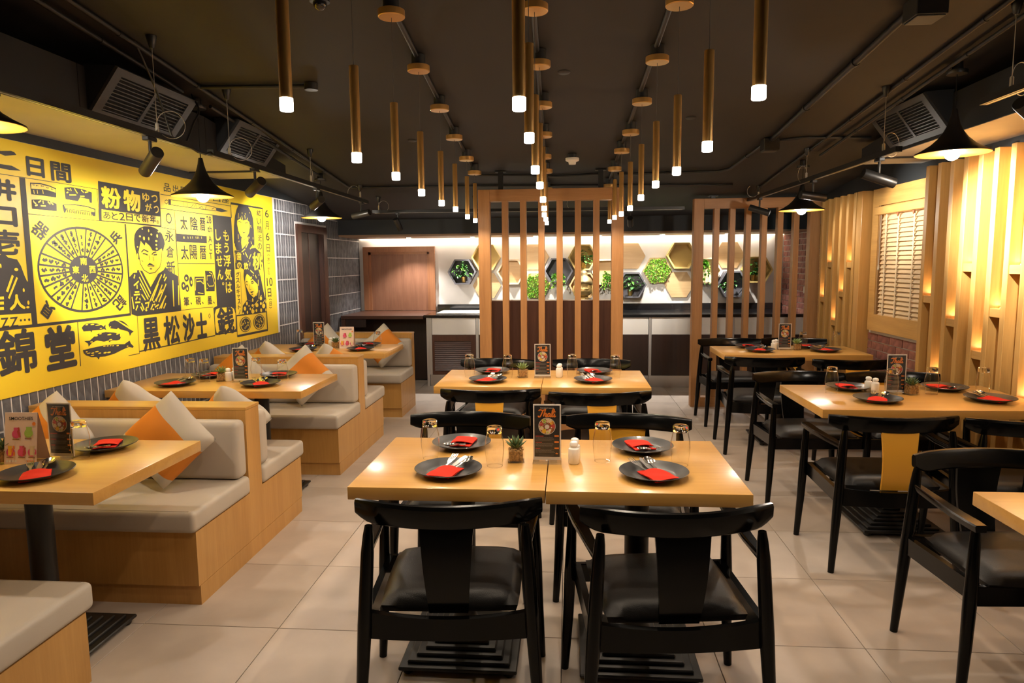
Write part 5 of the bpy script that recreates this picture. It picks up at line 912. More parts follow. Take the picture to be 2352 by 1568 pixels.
def fork_me():
    m_ = MB(); m_.add(*strip([(-.085, .005, .0125), (-.02, .004, .013), (.05, .0035, .020), (.062, .008, .024), (.072, .0115, .026), (.080, .012, .027)]))
    for k in range(4):
        x = -.0096+.0064*k; V, F = strip([(.079, .0021, .027), (.10, .0018, .029), (.122, .0010, .036)]); m_.add([(v[0]+x, v[1], v[2]) for v in V], F)
    return m_.mesh('fork', 'steel', 40)
def knife_me():
    m_ = MB(); m_.add(*strip([(-.085, .006, .0125), (.01, .0055, .014), (.03, .006, .017), (.045, .010, .020), (.095, .0095, .028), (.112, .006, .031), (.118, .002, .032)]))
    return m_.mesh('knife', 'steel', 40)
def spoon_me():
    m_ = MB(); m_.add(*strip([(-.085, .005, .0125), (-.02, .004, .013), (.055, .0035, .021), (.068, .005, .025)]))
    V = []; F = []; n = 14
    for i in range(7):
        q = i/6
        for j in range(n):
            a = 2*PI*j/n; V.append((.0205*q*math.cos(a), .094+.030*q*math.sin(a), .021+.010*q*q+.0045*q*math.sin(a)))
    for i in range(6):
        for j in range(n): F.append((i*n+j, i*n+(j+1) % n, (i+1)*n+(j+1) % n, (i+1)*n+j))
    m_.add(V, F); return m_.mesh('spoon', 'steel', 60)
FORK, KNIFE, SPOON = fork_me(), knife_me(), spoon_me()
def glass_proto():
    r = thing('water_glass', 'x', 'glass')
    out = [(.0285, 0), (.0325, .03), (.0355, .062), (.0345, .088), (.0295, .112), (.0272, .122)]
    inn = [(a-.0016, b) for a, b in out]
    MB().lathe(out+inn[::-1], 28, closed=True).build('glass_wall', 'tumbler', r, 60)
    MB().lathe([(0, .1225), (.0268, .1225), (.0272, .125), (.0272, .143), (.025, .146), (0, .1455)], 28).build('thick_foot', 'thickglass', r, 40)
    return r
GL = glass_proto()
def succulent_proto(mat):
    r = thing('succulent', 'x', 'plant')
    g_ = MB()
    for x0, x1, y0, y1 in ((-.03, .03, -.03, -.0285), (-.03, .03, .0285, .03), (-.03, -.0285, -.0285, .0285), (.0285, .03, -.0285, .0285)): g_.box(x0, x1, y0, y1, .0, .058)
    g_.box(-.03, .03, -.03, .03, 0, .004); g_.build('glass_cube', 'acrylic', r)
    rnd = random.Random(4); gm = MB(); gm.rbox(-.0255, .0255, -.0255, .0255, .005, .046, .004, 2)
    for k in range(50):
        u, v = rnd.uniform(-.025, .025), rnd.uniform(-.025, .025); gm.sphere((u, v, .047), .004, 6, 4)
    gm.build('gravel', 'gravel', r)
    for ring, (n, el, ln) in enumerate(((9, 25, .046), (8, 48, .046), (5, 70, .04))):
        for k in range(n):
            a = 2*PI*k/n+ring*.4; d = Vector((math.cos(a)*math.cos(R(el)), math.sin(a)*math.cos(R(el)), math.sin(R(el)))); b = Vector((0, 0, .05))
            MB().tube([b, b+d*ln*.3, b+d*ln*.6+Vector((0, 0, .003)), b+d*ln+Vector((0, 0, .008))], [.003, .0075, .0065, .0006], 7, flat=.5).build('leaf', mat, r, 50)
    return r
SU1, SU2 = succulent_proto('succulent'), succulent_proto('succulent_pale')
def shaker_proto():
    r = thing('salt_shaker', 'x', 'shaker')
    MB().lathe([(.018, 0), (.0205, .003), (.0205, .05), (.019, .056), (.013, .060), (.0125, .064)], 24).build('body', 'ceramic', r, 40)
    MB().lathe([(.0125, .0645), (.0155, .067), (.0155, .075), (.013, .080), (.006, .083), (0, .0835)], 24).build('cap', 'ceramic', r, 40)
    return r
SH = shaker_proto()
def put_text(mb, s, x, z, w_, h, y, bold=0, shear=0, mi=0):
    uv, fs, _ = text_mesh(s, bold, shear); mb.add([(x+(u-.5)*w_, y, z+(v-.5)*h) for u, v in uv], fs, mi)
def script_thali(mb, x, z, w_, h, y):
    """brush-script word drawn as strokes"""
    S_ = [[(.02, .80), (.10, .92), (.24, .86), (.42, .98)], [(.26, .88), (.22, .55), (.14, .12), (.05, .10), (.04, .22)],
          [(.40, 1.0), (.36, .60), (.32, .12)], [(.33, .30), (.42, .50), (.47, .42), (.44, .16), (.50, .12), (.54, .22)],
          [(.68, .46), (.60, .48), (.54, .28), (.58, .12), (.66, .22), (.70, .46), (.68, .16), (.74, .12), (.78, .26)],
          [(.78, .26), (.88, .85), (.84, 1.0), (.79, .85), (.79, .25), (.84, .10), (.88, .22)], [(.93, .48), (.91, .18), (.95, .10), (1.0, .22)]]
    def sub(p):
        out = []
        for i in range(len(p)-1):
            p0, p1, p2, p3 = (Vector(p[max(i-1, 0)]), Vector(p[i]), Vector(p[i+1]), Vector(p[min(i+2, len(p)-1)]))
            for k in range(5):
                t = k/5; out.append(.5*((2*p1)+(p2-p0)*t+(2*p0-5*p1+4*p2-p3)*t*t+(3*p1-p0-3*p2+p3)*t**3))
        return out+[Vector(p[-1])]
    def ribbon(p, wd):
        V = []
        for i, q in enumerate(p):
            d = (p[min(i+1, len(p)-1)]-p[max(i-1, 0)]); d = Vector((d.x*w_, d.y*h)).normalized(); nn = Vector((-d.y, d.x))*wd
            c_ = Vector((x+(q.x-.5)*w_+.12*h*(q.y-.5), z+(q.y-.5)*h)); V += [(c_.x+nn.x, y, c_.y+nn.y), (c_.x-nn.x, y, c_.y-nn.y)]
        mb.add(V, [(2*i, 2*i+1, 2*i+3, 2*i+2) for i in range(len(p)-1)])
    for p in S_: ribbon(sub(p), .0024)
    ribbon([Vector((.93+.02*math.cos(a*PI/4), .70+.05*math.sin(a*PI/4))) for a in range(9)], .0016)
def disc(mb, x, z, r, y, n=20, mi=0): mb.add([(x+r*math.cos(2*PI*i/n), y, z+r*math.sin(2*PI*i/n)) for i in range(n)], [tuple(range(n))], mi)
def rect(mb, x0, x1, z0, z1, y, mi=0): mb.add([(x0, y, z0), (x1, y, z0), (x1, y, z1), (x0, y, z1)], [(0, 1, 2, 3)], mi)
def menu_proto():
    r = thing('menu_stand', 'x', 'menu stand')
    a = MB(); a.box(-.0525, .0525, -.003, -.0018, .0, .216); a.box(-.0525, .0525, .0018, .003, .0, .216); a.box(-.0525, .0525, -.04, .04, 0, .003); a.build('acrylic_holder', 'acrylic', r)
    MB().box(-.051, .051, -.001, .001, .006, .215).build('card', 'cardwhite', r)
    y = -.0013; b = MB(); rect(b, -.0465, .0465, .018, .210, y); b.build('printed_face', 'carddark', r)
    y = -.0016
    t = MB(); put_text(t, 'THE GREAT INDIAN', 0, .2005, .050, .0042, y, .01); t.build('lettering_small', 'pr_white', r)
    t = MB(); script_thali(t, 0, .181, .066, .031, y); t.build('lettering_title', 'pr_orange', r)
    pic = MB(); rnd = random.Random(2); disc(pic, 0, .133, .0315, y, 28, 0); disc(pic, 0, .133, .0295, y-.0001, 28, 1)
    for k in range(9):
        an = 2*PI*k/9; disc(pic, .0215*math.cos(an), .133+.0215*math.sin(an), .0078, y-.0002, 12, (2, 3, 4, 5, 2, 6, 3, 4, 1)[k])
    for k in range(40):
        an, q = rnd.uniform(0, 6.28), rnd.uniform(.3, 1)*.029; disc(pic, q*math.cos(an), .133+q*math.sin(an), rnd.uniform(.0012, .003), y-.0003, 6, rnd.choice((2, 3, 4, 5, 6, 0)))
    disc(pic, 0, .131, .0085, y-.0004, 14, 0); disc(pic, .010, .118, .005, y-.0004, 10, 0); disc(pic, .012, .154, .006, y-.0004, 10, 6)
    pic.build('food_picture', ['pr_white', 'pr_brown', 'pr_red', 'pr_yellow', 'pr_cream', 'pr_green', 'pr_cream'], r)
    ln = MB(); tg = MB(); hd = MB()
    for k, z in enumerate((.094, .071, .048)):
        rect(hd, -.043, -.013-.006*k, z, z+.0028, y); rect(tg, .027, .043, z-.0005, z+.0055, y)
        for q in range(4):
            x = -.043
            xe = rnd.uniform(.015, .024)
            while x < xe: w2 = rnd.uniform(.003, .007); rect(ln, x, x+w2, z-.004-.0034*q, z-.0028-.0034*q, y); x += w2+.0012
    x = -.030
    while x < .02: rect(ln, x, x+.004, .0235, .0247, y); x += .0055
    ln.build('small_print', 'pr_grey', r); tg.build('price_tags', 'pr_orange', r); hd.build('dish_names', 'pr_red', r)
    t = MB(); t.add([(.030, y, .030), (.034, y, .034), (.041, y, .031), (.037, y, .027)], [(0, 1, 2, 3)]); t.build('logo', 'pr_orange', r)
    return r
MN = menu_proto()
def smoothie_proto():
    r = thing('tent_card', 'x', 'tent card')
    n = MB(); a = math.atan2(.028, .19)
    n.add([(-.0625, -.03, 0), (.0625, -.03, 0), (.0625, -.002, .19), (-.0625, -.002, .19), (-.0625, .0, .19), (.0625, .0, .19), (.0625, .045, 0), (-.0625, .045, 0)], [(0, 1, 2, 3), (3, 2, 5, 4), (4, 5, 6, 7)])
    n.build('folded_card', 'cardpink', r)
    def on(mb):   # tilt the flat print onto the leaning front
        mb.v = [(x, -.0306+z*.147+(y+.0306), z*.99) for x, y, z in mb.v]; return mb
    y = -.0312
    t = MB(); put_text(t, 'SMOOTHIES', 0, .170, .092, .0125, y, .008); on(t).build('lettering_title', 'pr_black', r)
    pos = ((-.019, .118, 'pr_pink'), (.028, .121, 'pr_green'), (-.040, .050, 'pr_yellow'), (.004, .050, 'pr_pink'), (.043, .050, 'pr_cream'))
    blob_ = MB()
    for i, (x, z, c_) in enumerate(pos):
        disc(blob_, x+.002, z-.006, .0165, y, 18, 0 if i != 1 else 1)
        g_ = MB(); g_.add([(x-.006, y-.0003, z-.018), (x+.006, y-.0003, z-.018), (x+.008, y-.0003, z+.018), (x-.008, y-.0003, z+.018)], [(0, 1, 2, 3)]); on(g_).build('drink_picture', c_, r)
        f_ = MB(); rnd = random.Random(i)
        for k in range(6): disc(f_, x+.011+rnd.uniform(-.004, .006), z-.015+.006*k, .0042, y-.0006, 10)
        on(f_).build('fruit_picture', ['pr_red', 'pr_green', 'pr_orange', 'pr_red', 'pr_cream'][i], r)
        l_ = MB(); rect(l_, x-.012, x+.014, z-.0275, z-.0245, y-.0004); on(l_).build('caption', 'pr_brown', r)
    on(blob_).build('print_spots', ['pr_pink', 'pr_green'], r)
    b = MB(); disc(b, .050, .150, .007, y, 14); on(b).build('logo', 'pr_orange', r)
    b = MB()
    for k in range(4): disc(b, -.050+.011*k, .011, .0045, y, 10)
    on(b).build('badges', 'pr_white', r)
    b = MB(); rect(b, .022, .055, .007, .014, y); on(b).build('maker_mark', 'pr_orange', r)
    return r
SM = smoothie_proto()
first = set()
def place(proto, key, loc, rz, label, group):
    if key not in first:
        first.add(key); proto.location = loc; proto.rotation_euler = (0, 0, rz); proto['label'] = label; proto['group'] = group; return proto
    return dup(proto, None, loc, (0, 0, rz), label, group)
TZ = .7505
def setting(x, y, rz, where, far=False):
    """plate with napkin and cutlery; where = words naming plate and table"""
    tag(link('dinner_plate', PLATE, None, (x, y, TZ)), 'round matt black plate, %s' % where, 'plate', 'black dinner plates')
    rz = rz+(PI if far else 0)
    z = TZ+.0005
    def at(name, me, dx, rot, lab, cat, dy=0):
        c_, s_ = math.cos(rz), math.sin(rz); o = link(name, me, None, (x+c_*dx-s_*dy, y+s_*dx+c_*dy, z), (0, 0, rz+rot)); tag(o, lab+where, cat, lab.strip().split(',')[0])
    at('napkin', NAP, 0, 0, 'folded red napkin pocket, on ', 'napkin', -.012)
    at('fork', FORK, -.017, R(5), 'steel fork, in napkin on ', 'fork', -.008); at('knife', KNIFE, .001, R(-6), 'steel knife, in napkin on ', 'knife', -.004); at('spoon', SPOON, .017, R(-9), 'steel spoon, in napkin on ', 'spoon', -.010)
def glassware(lst, where):
    for x, y, w_ in lst: place(GL, 'g', (x, y, TZ), random.uniform(0, 3), 'upturned clear tumbler, %s of the %s' % (w_, where), 'upturned water glasses')
ORD = ['leftmost', 'second from left', 'third from left', 'rightmost']
def dress(where, plates, glasses, menu=None, su=None, sa=None, sm=None, rz=0, pale=False, msp=0):
    for w_, x, y in plates:
        a = random.uniform(-.08, .08)+{'near left': -.38, 'near right': .38, 'far left': -.05, 'far right': .25}[w_]
        setting(x, y, a+rz, '%s plate of the %s' % (w_, where), 'far' in w_)
    glassware([(x, y, ORD[i] if len(glasses) == 4 else ORD[i] if i < len(glasses)-1 else 'rightmost') for i, (x, y) in enumerate(glasses)], where)
    if menu: place(MN, 'm', (menu[0], menu[1], TZ), msp, 'acrylic stand with dark Thali menu card on the %s' % where, 'Thali menu stands')
    if su: place(SU2 if pale else SU1, 's%d' % pale, (su[0], su[1], TZ), random.uniform(0, 1), 'small succulent in a glass cube on the %s' % where, 'succulents in glass cubes')
    if sa:
        place(SH, 'h', (sa[0], sa[1], TZ), 0, 'white ceramic shaker, front one of the pair on the %s' % where, 'white shakers')
        place(SH, 'h', (sa[0]+sa[2], sa[1]+sa[3], TZ), 0, 'white ceramic shaker, rear one of the pair on the %s' % where, 'white shakers')
    if sm: place(SM, 't', (sm[0], sm[1], TZ), sm[2], 'pink tent card headed SMOOTHIES on the %s' % where, 'smoothie tent cards')
dress('front centre table', [('near left', -.417, 2.30), ('near right', .293, 2.30), ('far left', -.425, 2.655), ('far right', .291, 2.635)],
      [(-.518, 2.485), (-.264, 2.395), (.127, 2.475), (.404, 2.44)], (-.076, 2.46), (-.192, 2.46), (.022, 2.44, .004, .047))
dress('rear centre table', [('near left', -.495, 4.16), ('near right', .155, 4.17), ('far left', -.505, 4.50), ('far right', .175, 4.495)],
      [(-.634, 4.335), (-.385, 4.325), (.028, 4.335), (.299, 4.31)], (-.161, 4.33), (-.290, 4.33), (-.056, 4.33, .004, .047), pale=True)
dress('nearer right-hand table', [('near left', 1.60, 3.62), ('near right', 2.17, 3.65), ('far left', 1.585, 3.96), ('far right', 2.11, 3.965)],
      [(1.449, 3.84), (1.732, 3.765), (1.971, 3.83), (2.235, 3.83)], (1.79, 3.845), (1.862, 3.82), (1.69, 3.86, -.018, .045))
dress('farther right-hand table', [('near left', 1.55, 5.62), ('near right', 2.065, 5.63), ('far left', 1.53, 5.875), ('far right', 2.03, 5.87)],
      [(1.93, 5.76), (2.20, 5.77)], (1.778, 5.74), (1.871, 5.725), (1.687, 5.73, .03, .035), pale=True)
dress('nearest booth table', [('near right', -1.862, 2.19), ('far right', -1.865, 2.555)], [(-1.87, 2.42)], (-1.945, 2.42), (-2.13, 2.35), None, (-2.045, 2.36, .05), .15, msp=-.05)
dress('middle booth table', [('near right', -1.875, 3.985), ('near left', -2.42, 3.985), ('far right', -1.90, 4.31), ('far left', -2.36, 4.295)],
      [(-2.40, 4.13), (-2.295, 4.105), (-1.985, 4.17), (-1.772, 4.075)], (-2.062, 4.12), (-2.205, 4.14), (-2.158, 4.14, .022, .042), None, .15, True)
dress('farthest booth table', [('near right', -1.77, 5.68), ('near left', -2.26, 5.64), ('far right', -1.80, 6.0), ('far left', -2.34, 6.0)],
      [(-2.44, 6.02), (-2.19, 5.87), (-1.66, 5.82)], (-2.25, 6.0), (-2.042, 5.84), (-2.12, 5.93, .02, .04), (-1.93, 5.82, .04), .1)
# ------------------------------------------------------------------ brass pendants in three rows
def pendant_proto():
    r = thing('brass_pendant', 'x', 'pendant lamp')
    MB().lathe([(.0135, .030), (.0160, .030), (.0160, .312), (.0150, .3135), (0, .3135)], 28).build('tube', 'brass', r, 40)
    MB().lathe([(0, 0), (.0150, 0), (.0168, .0018), (.0168, .031), (.0150, .0325), (0, .0325)], 24).build('diffuser', 'lamp_tip', r, 40)
    return r
PD = pendant_proto()
ORDN = ['first', 'second', 'third', 'fourth', 'fifth', 'sixth', 'seventh', 'eighth', 'ninth']
rose = MB().lathe([(0, 0), (.052, 0), (.055, .003), (.055, .028), (.052, .030), (0, .030)], 36).mesh('ceiling_rose', 'brass', 35)
pbox = MB().lathe([(.034, .030), (.034, .080)], 20).mesh('junction_cup', 'conduit', 40)
rows = {'left': [(-.708, 1.73, 1.885), (-.709, 2.308, 1.840), (-.717, 2.872, 1.848), (-.732, 3.446, 1.838), (-.739, 4.033, 1.836), (-.752, 4.62, 1.846), (-.752, 5.17, 1.832), (-.752, 5.61, 1.830)],
        'centre': [(-.119, 1.73, 1.870), (-.126, 2.305, 1.890), (-.133, 2.872, 1.862), (-.137, 3.44, 1.862), (-.143, 4.03, 1.846), (-.156, 4.61, 1.840), (-.174, 5.16, 1.836), (-.176, 5.61, 1.831), (-.19, 6.30, 1.84)],
        'right': [(.455, 1.73, 1.880), (.448, 2.299, 1.848), (.440, 2.874, 1.846), (.426, 3.433, 1.855), (.417, 4.018, 1.846), (.408, 4.605, 1.832), (.385, 5.05, 1.826), (.373, 5.58, 1.836), (.37, 6.20, 1.84)]}
for rn, lst in rows.items():
    for i, (x, y, z) in enumerate(lst):
        lab = 'slim brass tube pendant lamp, %s from the front in the %s row' % (ORDN[i], rn)
        loc = (x, y, z-.018)
        o = thing('brass_pendant', lab, 'pendant lamp', loc, 0, 'brass tube pendants')
        for ch in PD.children: dup(ch, o)
        cz = ceil_z(y)-loc[2]
        link('ceiling_rose', rose, o, (0, 0, cz-.082)); link('junction_cup', pbox, o, (0, 0, cz-.082))
        MB().tube([(0, 0, .3125), (0, 0, cz-.080)], .0013, 6).build('cord', 'cordgrey', o)
        light(o, 'SPOT', (0, 0, -.004), PEND_W, WARM, None, shadow_soft_size=.016, spot_size=R(165), spot_blend=1.0)
for ch in list(PD.children): bpy.data.objects.remove(ch)
bpy.data.objects.remove(PD)

# ------------------------------------------------------------------ black trumpet-shaped pendants
def trumpet(x, y, z, label):
    r = thing('trumpet_pendant', label, 'pendant lamp', (x, y, z), 0, 'black trumpet pendants')
    out = [(.172, 0), (.170, .006), (.135, .024), (.100, .047), (.068, .078), (.044, .112), (.028, .148), (.018, .185), (.013, .215), (.011, .222)]
    MB().lathe(out+[(0, .224)], 48).build('shade', 'blackmetal', r, 60)
    MB().lathe([(a-.0025, b-.0015) for a, b in out[:7]]+[(.0, .14)], 48).build('shade_lining', 'shade_in', r, 60)
    MB().sphere((0, 0, .002), .036, 20, 12).build('bulb', 'bulb', r, 60)
    MB().lathe([(.016, .036), (.016, .08), (.0, .08)], 16).build('lamp_holder', 'blackmetal', r, 40)
    cz = ceil_z(y)-z
    MB().tube([(0, 0, .222), (0, 0, cz-.02)], .0028, 6).build('cord', 'blackmetal', r)
    MB().lathe([(0, 0), (.046, 0), (.048, .004), (.048, .018), (.026, .022), (.024, .06)], 24, (0, 0, cz-.062)).build('ceiling_rose', 'blackmetal', r, 40)
    light(r, 'POINT', (0, 0, -.038), CONE_W, COOL, None, shadow_soft_size=.03)
trumpet(-2.148, 2.37, 1.995, 'black trumpet-shaped pendant cut off by the left edge')
trumpet(-2.150, 3.945, 1.888, 'black trumpet-shaped pendant over the middle booth table, in front of the mural')
trumpet(-2.111, 5.81, 1.882, 'black trumpet-shaped pendant over the farthest booth table, by the dark door')
trumpet(1.966, 3.76, 2.015, 'large black trumpet-shaped pendant over the nearer right-hand table')
trumpet(1.95, 1.87, 2.02, 'black trumpet-shaped pendant over the cut-off table at the right edge, out of view above')
trumpet(1.859, 5.70, 1.875, 'black trumpet-shaped pendant over the farther right-hand table')

# ------------------------------------------------------------------ lighting tracks and spotlights
def track(a, b, label, wires=(), coil=True):
    a, b = Vector(a), Vector(b); r = thing('lighting_track', label, 'track', a)
    MB().bar((0, 0, 0), b-a, .035, .030).build('rail', 'blackmetal', r)
    d = (b-a).normalized(); MB().bar(d*.02+Vector((0, 0, -.0155)), (b-a)-d*.02+Vector((0, 0, -.0155)), .008, .002).build('conductor_slot', 'wire', r)
    for k, t in enumerate(wires):
        p = (b-a)*t; wp_ = a+p; cz = ceil_z(wp_.y)-a.z
        MB().lathe([(.008, -.055), (.012, -.05), (.024, -.004), (.024, 0)], 16, (p.x, p.y, cz)).build('ceiling_cup', 'blackmetal', r, 40)
        MB().tube([(p.x, p.y, .015), (p.x, p.y, cz-.05)], .0016, 6).build('suspension_wire', 'wire', r)
        MB().lathe([(.008, .012), (.008, .055), (.003, .062)], 10, (p.x, p.y, 0)).build('wire_gripper', 'socket', r, 40)
        if coil:
            rr = random.uniform(.05, .065); ax = Vector((math.cos(k*1.3+.5), math.sin(k*1.3+.5), 0)); c_ = Vector((p.x, p.y, .055))+ax*rr
            MB().tube([c_+ax*rr*math.cos(2*PI*i/30)*-1+Vector((0, 0, rr*1.05*math.sin(2*PI*i/30))) for i in range(56)], .0016, 5).build('spare_wire_coil', 'wire', r)
    return r
track((-1.91, 1.2, 2.085), (-1.91, 3.40, 2.085), 'black lighting track along the left side, nearest length', (.88,))
track((-1.91, 3.61, 2.085), (-1.91, 6.49, 2.070), 'black lighting track along the left side, farther length', (.075, .505, .93))
track((1.77, 3.91, 2.068), (1.77, 6.97, 2.072), 'black lighting track along the right side, farther length', (.06, .47, .89))
track((1.85, 1.4, 2.175), (1.85, 3.31, 2.175), 'black lighting track along the right side, cut by the right edge', (.90,))
track((-1.95, 6.82, 2.005), (1.15, 6.98, 2.005), 'black lighting track across the room behind the centre screen', (.02, .33, .66))
MB().tube([(-1.91, 3.40, 2.085), (-1.905, 3.47, 2.066), (-1.905, 3.55, 2.066), (-1.91, 3.61, 2.085)], .006, 8).build('track_cable', 'blackmetal'); tag(bpy.data.objects['track_cable'], 'short cable joining the two left lighting tracks', 'cable')
def spot(x, y, z, aim, label, power=SPOT_W, size=56, ln=.19, rad=.029, mat='bronze', colr=COOL):
    """z = underside of the track; aim = direction of the beam"""
    r = thing('track_spotlight', label, 'spotlight', (x, y, z), 0, 'black track spotlights')
    a = Vector(aim).normalized()
    MB().rbox(-.016, .016, -.035, .035, -.02, 0, .003, 1).build('track_adapter', 'blackmetal', r)
    MB().tube([(0, 0, -.018), (0, 0, -.085)], .008, 10).build('stem', 'blackmetal', r, 40)
    c_ = Vector((0, 0, -.085))+Vector((0, 0, -.028))
    q = a.to_track_quat('Z', 'Y')
    def cyl(prof): m_ = MB().lathe(prof, 28); m_.v = [tuple(c_+q @ Vector(v)) for v in m_.v]; return m_
    cyl([(0, -ln/2), (rad*.94, -ln/2), (rad, -ln/2+.003), (rad, ln/2), (rad*.88, ln/2), (rad*.85, ln/2-.02), (0, ln/2-.022)]).build('barrel', mat, r, 40)
    cyl([(0, ln/2-.020), (rad*.8, ln/2-.020)]).build('lens', 'spotface', r)
    rot = (-a).to_track_quat('Z', 'Y').to_euler()
    light(r, 'SPOT', tuple(c_+a*(ln/2+.002)), power, colr, rot, spot_size=R(size), spot_blend=.7, shadow_soft_size=.025)
spot(-1.91, 3.07, 2.07, (-.72, .60, -.36), 'track spotlight aimed at the calendar wheel of the mural', 95, 50)
spot(-1.91, 4.13, 2.07, (-.72, .62, -.32), 'track spotlight aimed at the middle of the mural', 75, 50)
spot(-1.91, 5.17, 2.063, (-.64, .74, -.22), 'track spotlight aimed where mural and grey brick meet', 85, colr=(1, .95, .90))
spot(-1.91, 6.30, 2.056, (-.86, .30, -.14), 'track spotlight at the far end of the left track', 16, colr=(1, .95, .90))
spot(-1.91, 2.05, 2.07, (-.76, .50, -.40), 'track spotlight above the nearest booth table, outside the upper left')
spot(1.77, 4.137, 2.053, (.92, .06, -.30), 'track spotlight aimed at the slat wall, nearest on the right track', 130, 80, mat='blackmetal')
spot(1.77, 5.195, 2.053, (.92, .16, -.12), 'track spotlight aimed past the window, middle of the right track', 26, 70, mat='blackmetal')
spot(1.77, 6.587, 2.056, (.80, -.30, -.30), 'track spotlight in front of the open right screen', 10, mat='blackmetal')
spot(1.85, 2.97, 2.160, (.80, .42, -.42), 'large track spotlight cut by the right edge', 130, 80, mat='blackmetal')
spot(1.85, 2.0, 2.160, (.80, .1, -.5), 'track spotlight on the near right track, outside the picture', 90, mat='blackmetal')
spot(-1.70, 6.835, 1.99, (.22, .55, -.80), 'track spotlight pointing down in front of the dark rear beam', 10, mat='blackmetal', ln=.13)
spot(-.86, 6.88, 1.99, (.15, .8, -.45), 'track spotlight beside the left post of the centre screen', 45, mat='blackmetal', ln=.13)
spot(.62, 6.95, 1.99, (.10, .8, -.45), 'track spotlight beside the right post of the centre screen', 45, mat='blackmetal', ln=.13)

# ------------------------------------------------------------------ air ducts with tilted grilles
def duct(label, s, xw, xf, y1, grilles):
    """s=-1 left, +1 right; xw wall side, xf room side"""
    r = thing('air_duct', label, 'duct', (xw, 0, 2.165))
    x0, x1 = sorted((0, xf-xw))
    top = lambda y: min(2.40, ceil_z(y)-.04)-2.165
    def seg(ya, yb):
        m_ = MB(); m_.add([(x0, ya, .004), (x1, ya, .004), (x1, yb, .004), (x0, yb, .004), (x0, ya, top(ya)), (x1, ya, top(ya)), (x1, yb, top(yb)), (x0, yb, top(yb))], [(0, 1, 2, 3), (7, 6, 5, 4), (0, 4, 5, 1), (1, 5, 6, 2), (2, 6, 7, 3), (3, 7, 4, 0)])
        m_.build('duct_section', 'ductpaint', r)
    ys = [-1.4, 1.0, 2.6, 3.05, 4.15, y1]
    for a, b in zip(ys, ys[1:]): seg(a+.002, b-.002)
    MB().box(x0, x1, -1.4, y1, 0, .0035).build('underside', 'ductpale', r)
    for y in (2.6, 4.9): MB().box(x0+.01, x1-.01, y-.015, y+.015, -.012, 0).build('slotted_hanger', 'conduit', r)
    for ya, yb in grilles:
        g_ = link('supply_grille', None, r, (xf-xw, 0, 0))
        g_.empty_display_size = .05
        t0, b0 = Vector((-s*.15, 0, .235)), Vector((s*.005, 0, .03))     # top edge stands out into the room
        sl_ = (t0-b0); L0 = sl_.length; e = sl_/L0; nrm = Vector((0, 1, 0)).cross(e)*(1 if s < 0 else -1)
        if nrm.x*s > 0: nrm = -nrm
        def pt(y, v, d=0): return b0+e*(v*L0)+nrm*d+Vector((0, y, 0))
        m_ = MB(); hood = [(b0.x, b0.z), (t0.x, t0.z), (s*.005, t0.z+.01)]
        m_.prism(hood, ya, yb, 'Y'); m_.build('hood', 'ductpaint', g_)
        def quad(mat, nm, ya_, yb_, va, vb, d0, d1):
            V = [pt(ya_, va, d0), pt(yb_, va, d0), pt(yb_, vb, d0), pt(ya_, vb, d0), pt(ya_, va, d1), pt(yb_, va, d1), pt(yb_, vb, d1), pt(ya_, vb, d1)]
            MB().add(V, [(0, 1, 2, 3), (7, 6, 5, 4), (0, 4, 5, 1), (1, 5, 6, 2), (2, 6, 7, 3), (3, 7, 4, 0)]).build(nm, mat, g_)
        w_ = .055; ym = (ya+yb)/2
        quad('grilledark', 'dark_core', ya+w_, yb-w_, .12, .88, .0005, .002)
        for q in ((ya, ya+w_, 0, 1), (yb-w_, yb, 0, 1), (ya+w_, yb-w_, 0, .14), (ya+w_, yb-w_, .86, 1), (ym-.012, ym+.012, .14, .86)): quad('grillepaint', 'frame_bar', *q, .001, .016)
        for k in range(10):
            v = .155+.072*k
            for a, b in ((ya+w_, ym-.012), (ym+.012, yb-w_)): quad('grillepaint', 'louver', a, b, v, v+.022, .004, .013)
    return r
duct('dark air duct with two tilted grilles above the mural', -1, -2.765, -2.22, 5.35, [(3.10, 3.78), (4.28, 4.95)])
duct('dark air duct with tilted grille above the slat wall', 1, 2.555, 2.12, 5.25, [(4.08, 4.76)])

# ------------------------------------------------------------------ conduits and fittings on the ceiling
def conduit(pts, label, rad=.011, clips=True):
    r = thing('conduit_pipe', label, 'conduit', pts[0])
    o = Vector(pts[0]); q = [Vector(p)-o for p in pts]
    MB().tube(q, rad, 10).build('pipe', 'conduit', r, 50)
    if clips:
        for i in range(len(q)-1):
            d = q[i+1]-q[i]; n = int(d.length/.7)
            for k in range(1, n+1):
                p = q[i]+d*(k/(n+1)); u = d.normalized()*.012; MB().tube([p-u, p+u], rad*1.25, 10).build('clip', 'conduit', r, 50)
    return r
def cp(x, y, d=.014): return (x, y, ceil_z(y)-d)
conduit([cp(-2.02, .5), cp(-2.02, 6.30)], 'long ceiling conduit above the left track, inner one')
conduit([cp(-2.125, .5, .03), cp(-2.125, 3.75, .03)], 'ceiling conduit beside the nearest left grille, outer one')
conduit([cp(-2.10, 4.0, .03), cp(-2.10, 5.78, .03)], 'ceiling conduit leading to the farthest left trumpet pendant')
conduit([cp(-2.02, 3.74), cp(-1.43, 3.77)], 'short cross conduit ending at a small box left of the brass pendants')
conduit([cp(-2.0, 6.32), cp(-.8, 6.34), cp(1.5, 6.5)], 'conduit crossing the ceiling in front of the rear beam')
for i, (nm, xa, xb) in enumerate((('left', -.69, -.78), ('centre', -.11, -.19), ('right', .465, .365))):
    conduit([cp(xa, .8), cp(xb, 6.4 if nm != 'left' else 5.9)], 'ceiling conduit feeding the %s row of brass pendants' % nm, .0125, False)
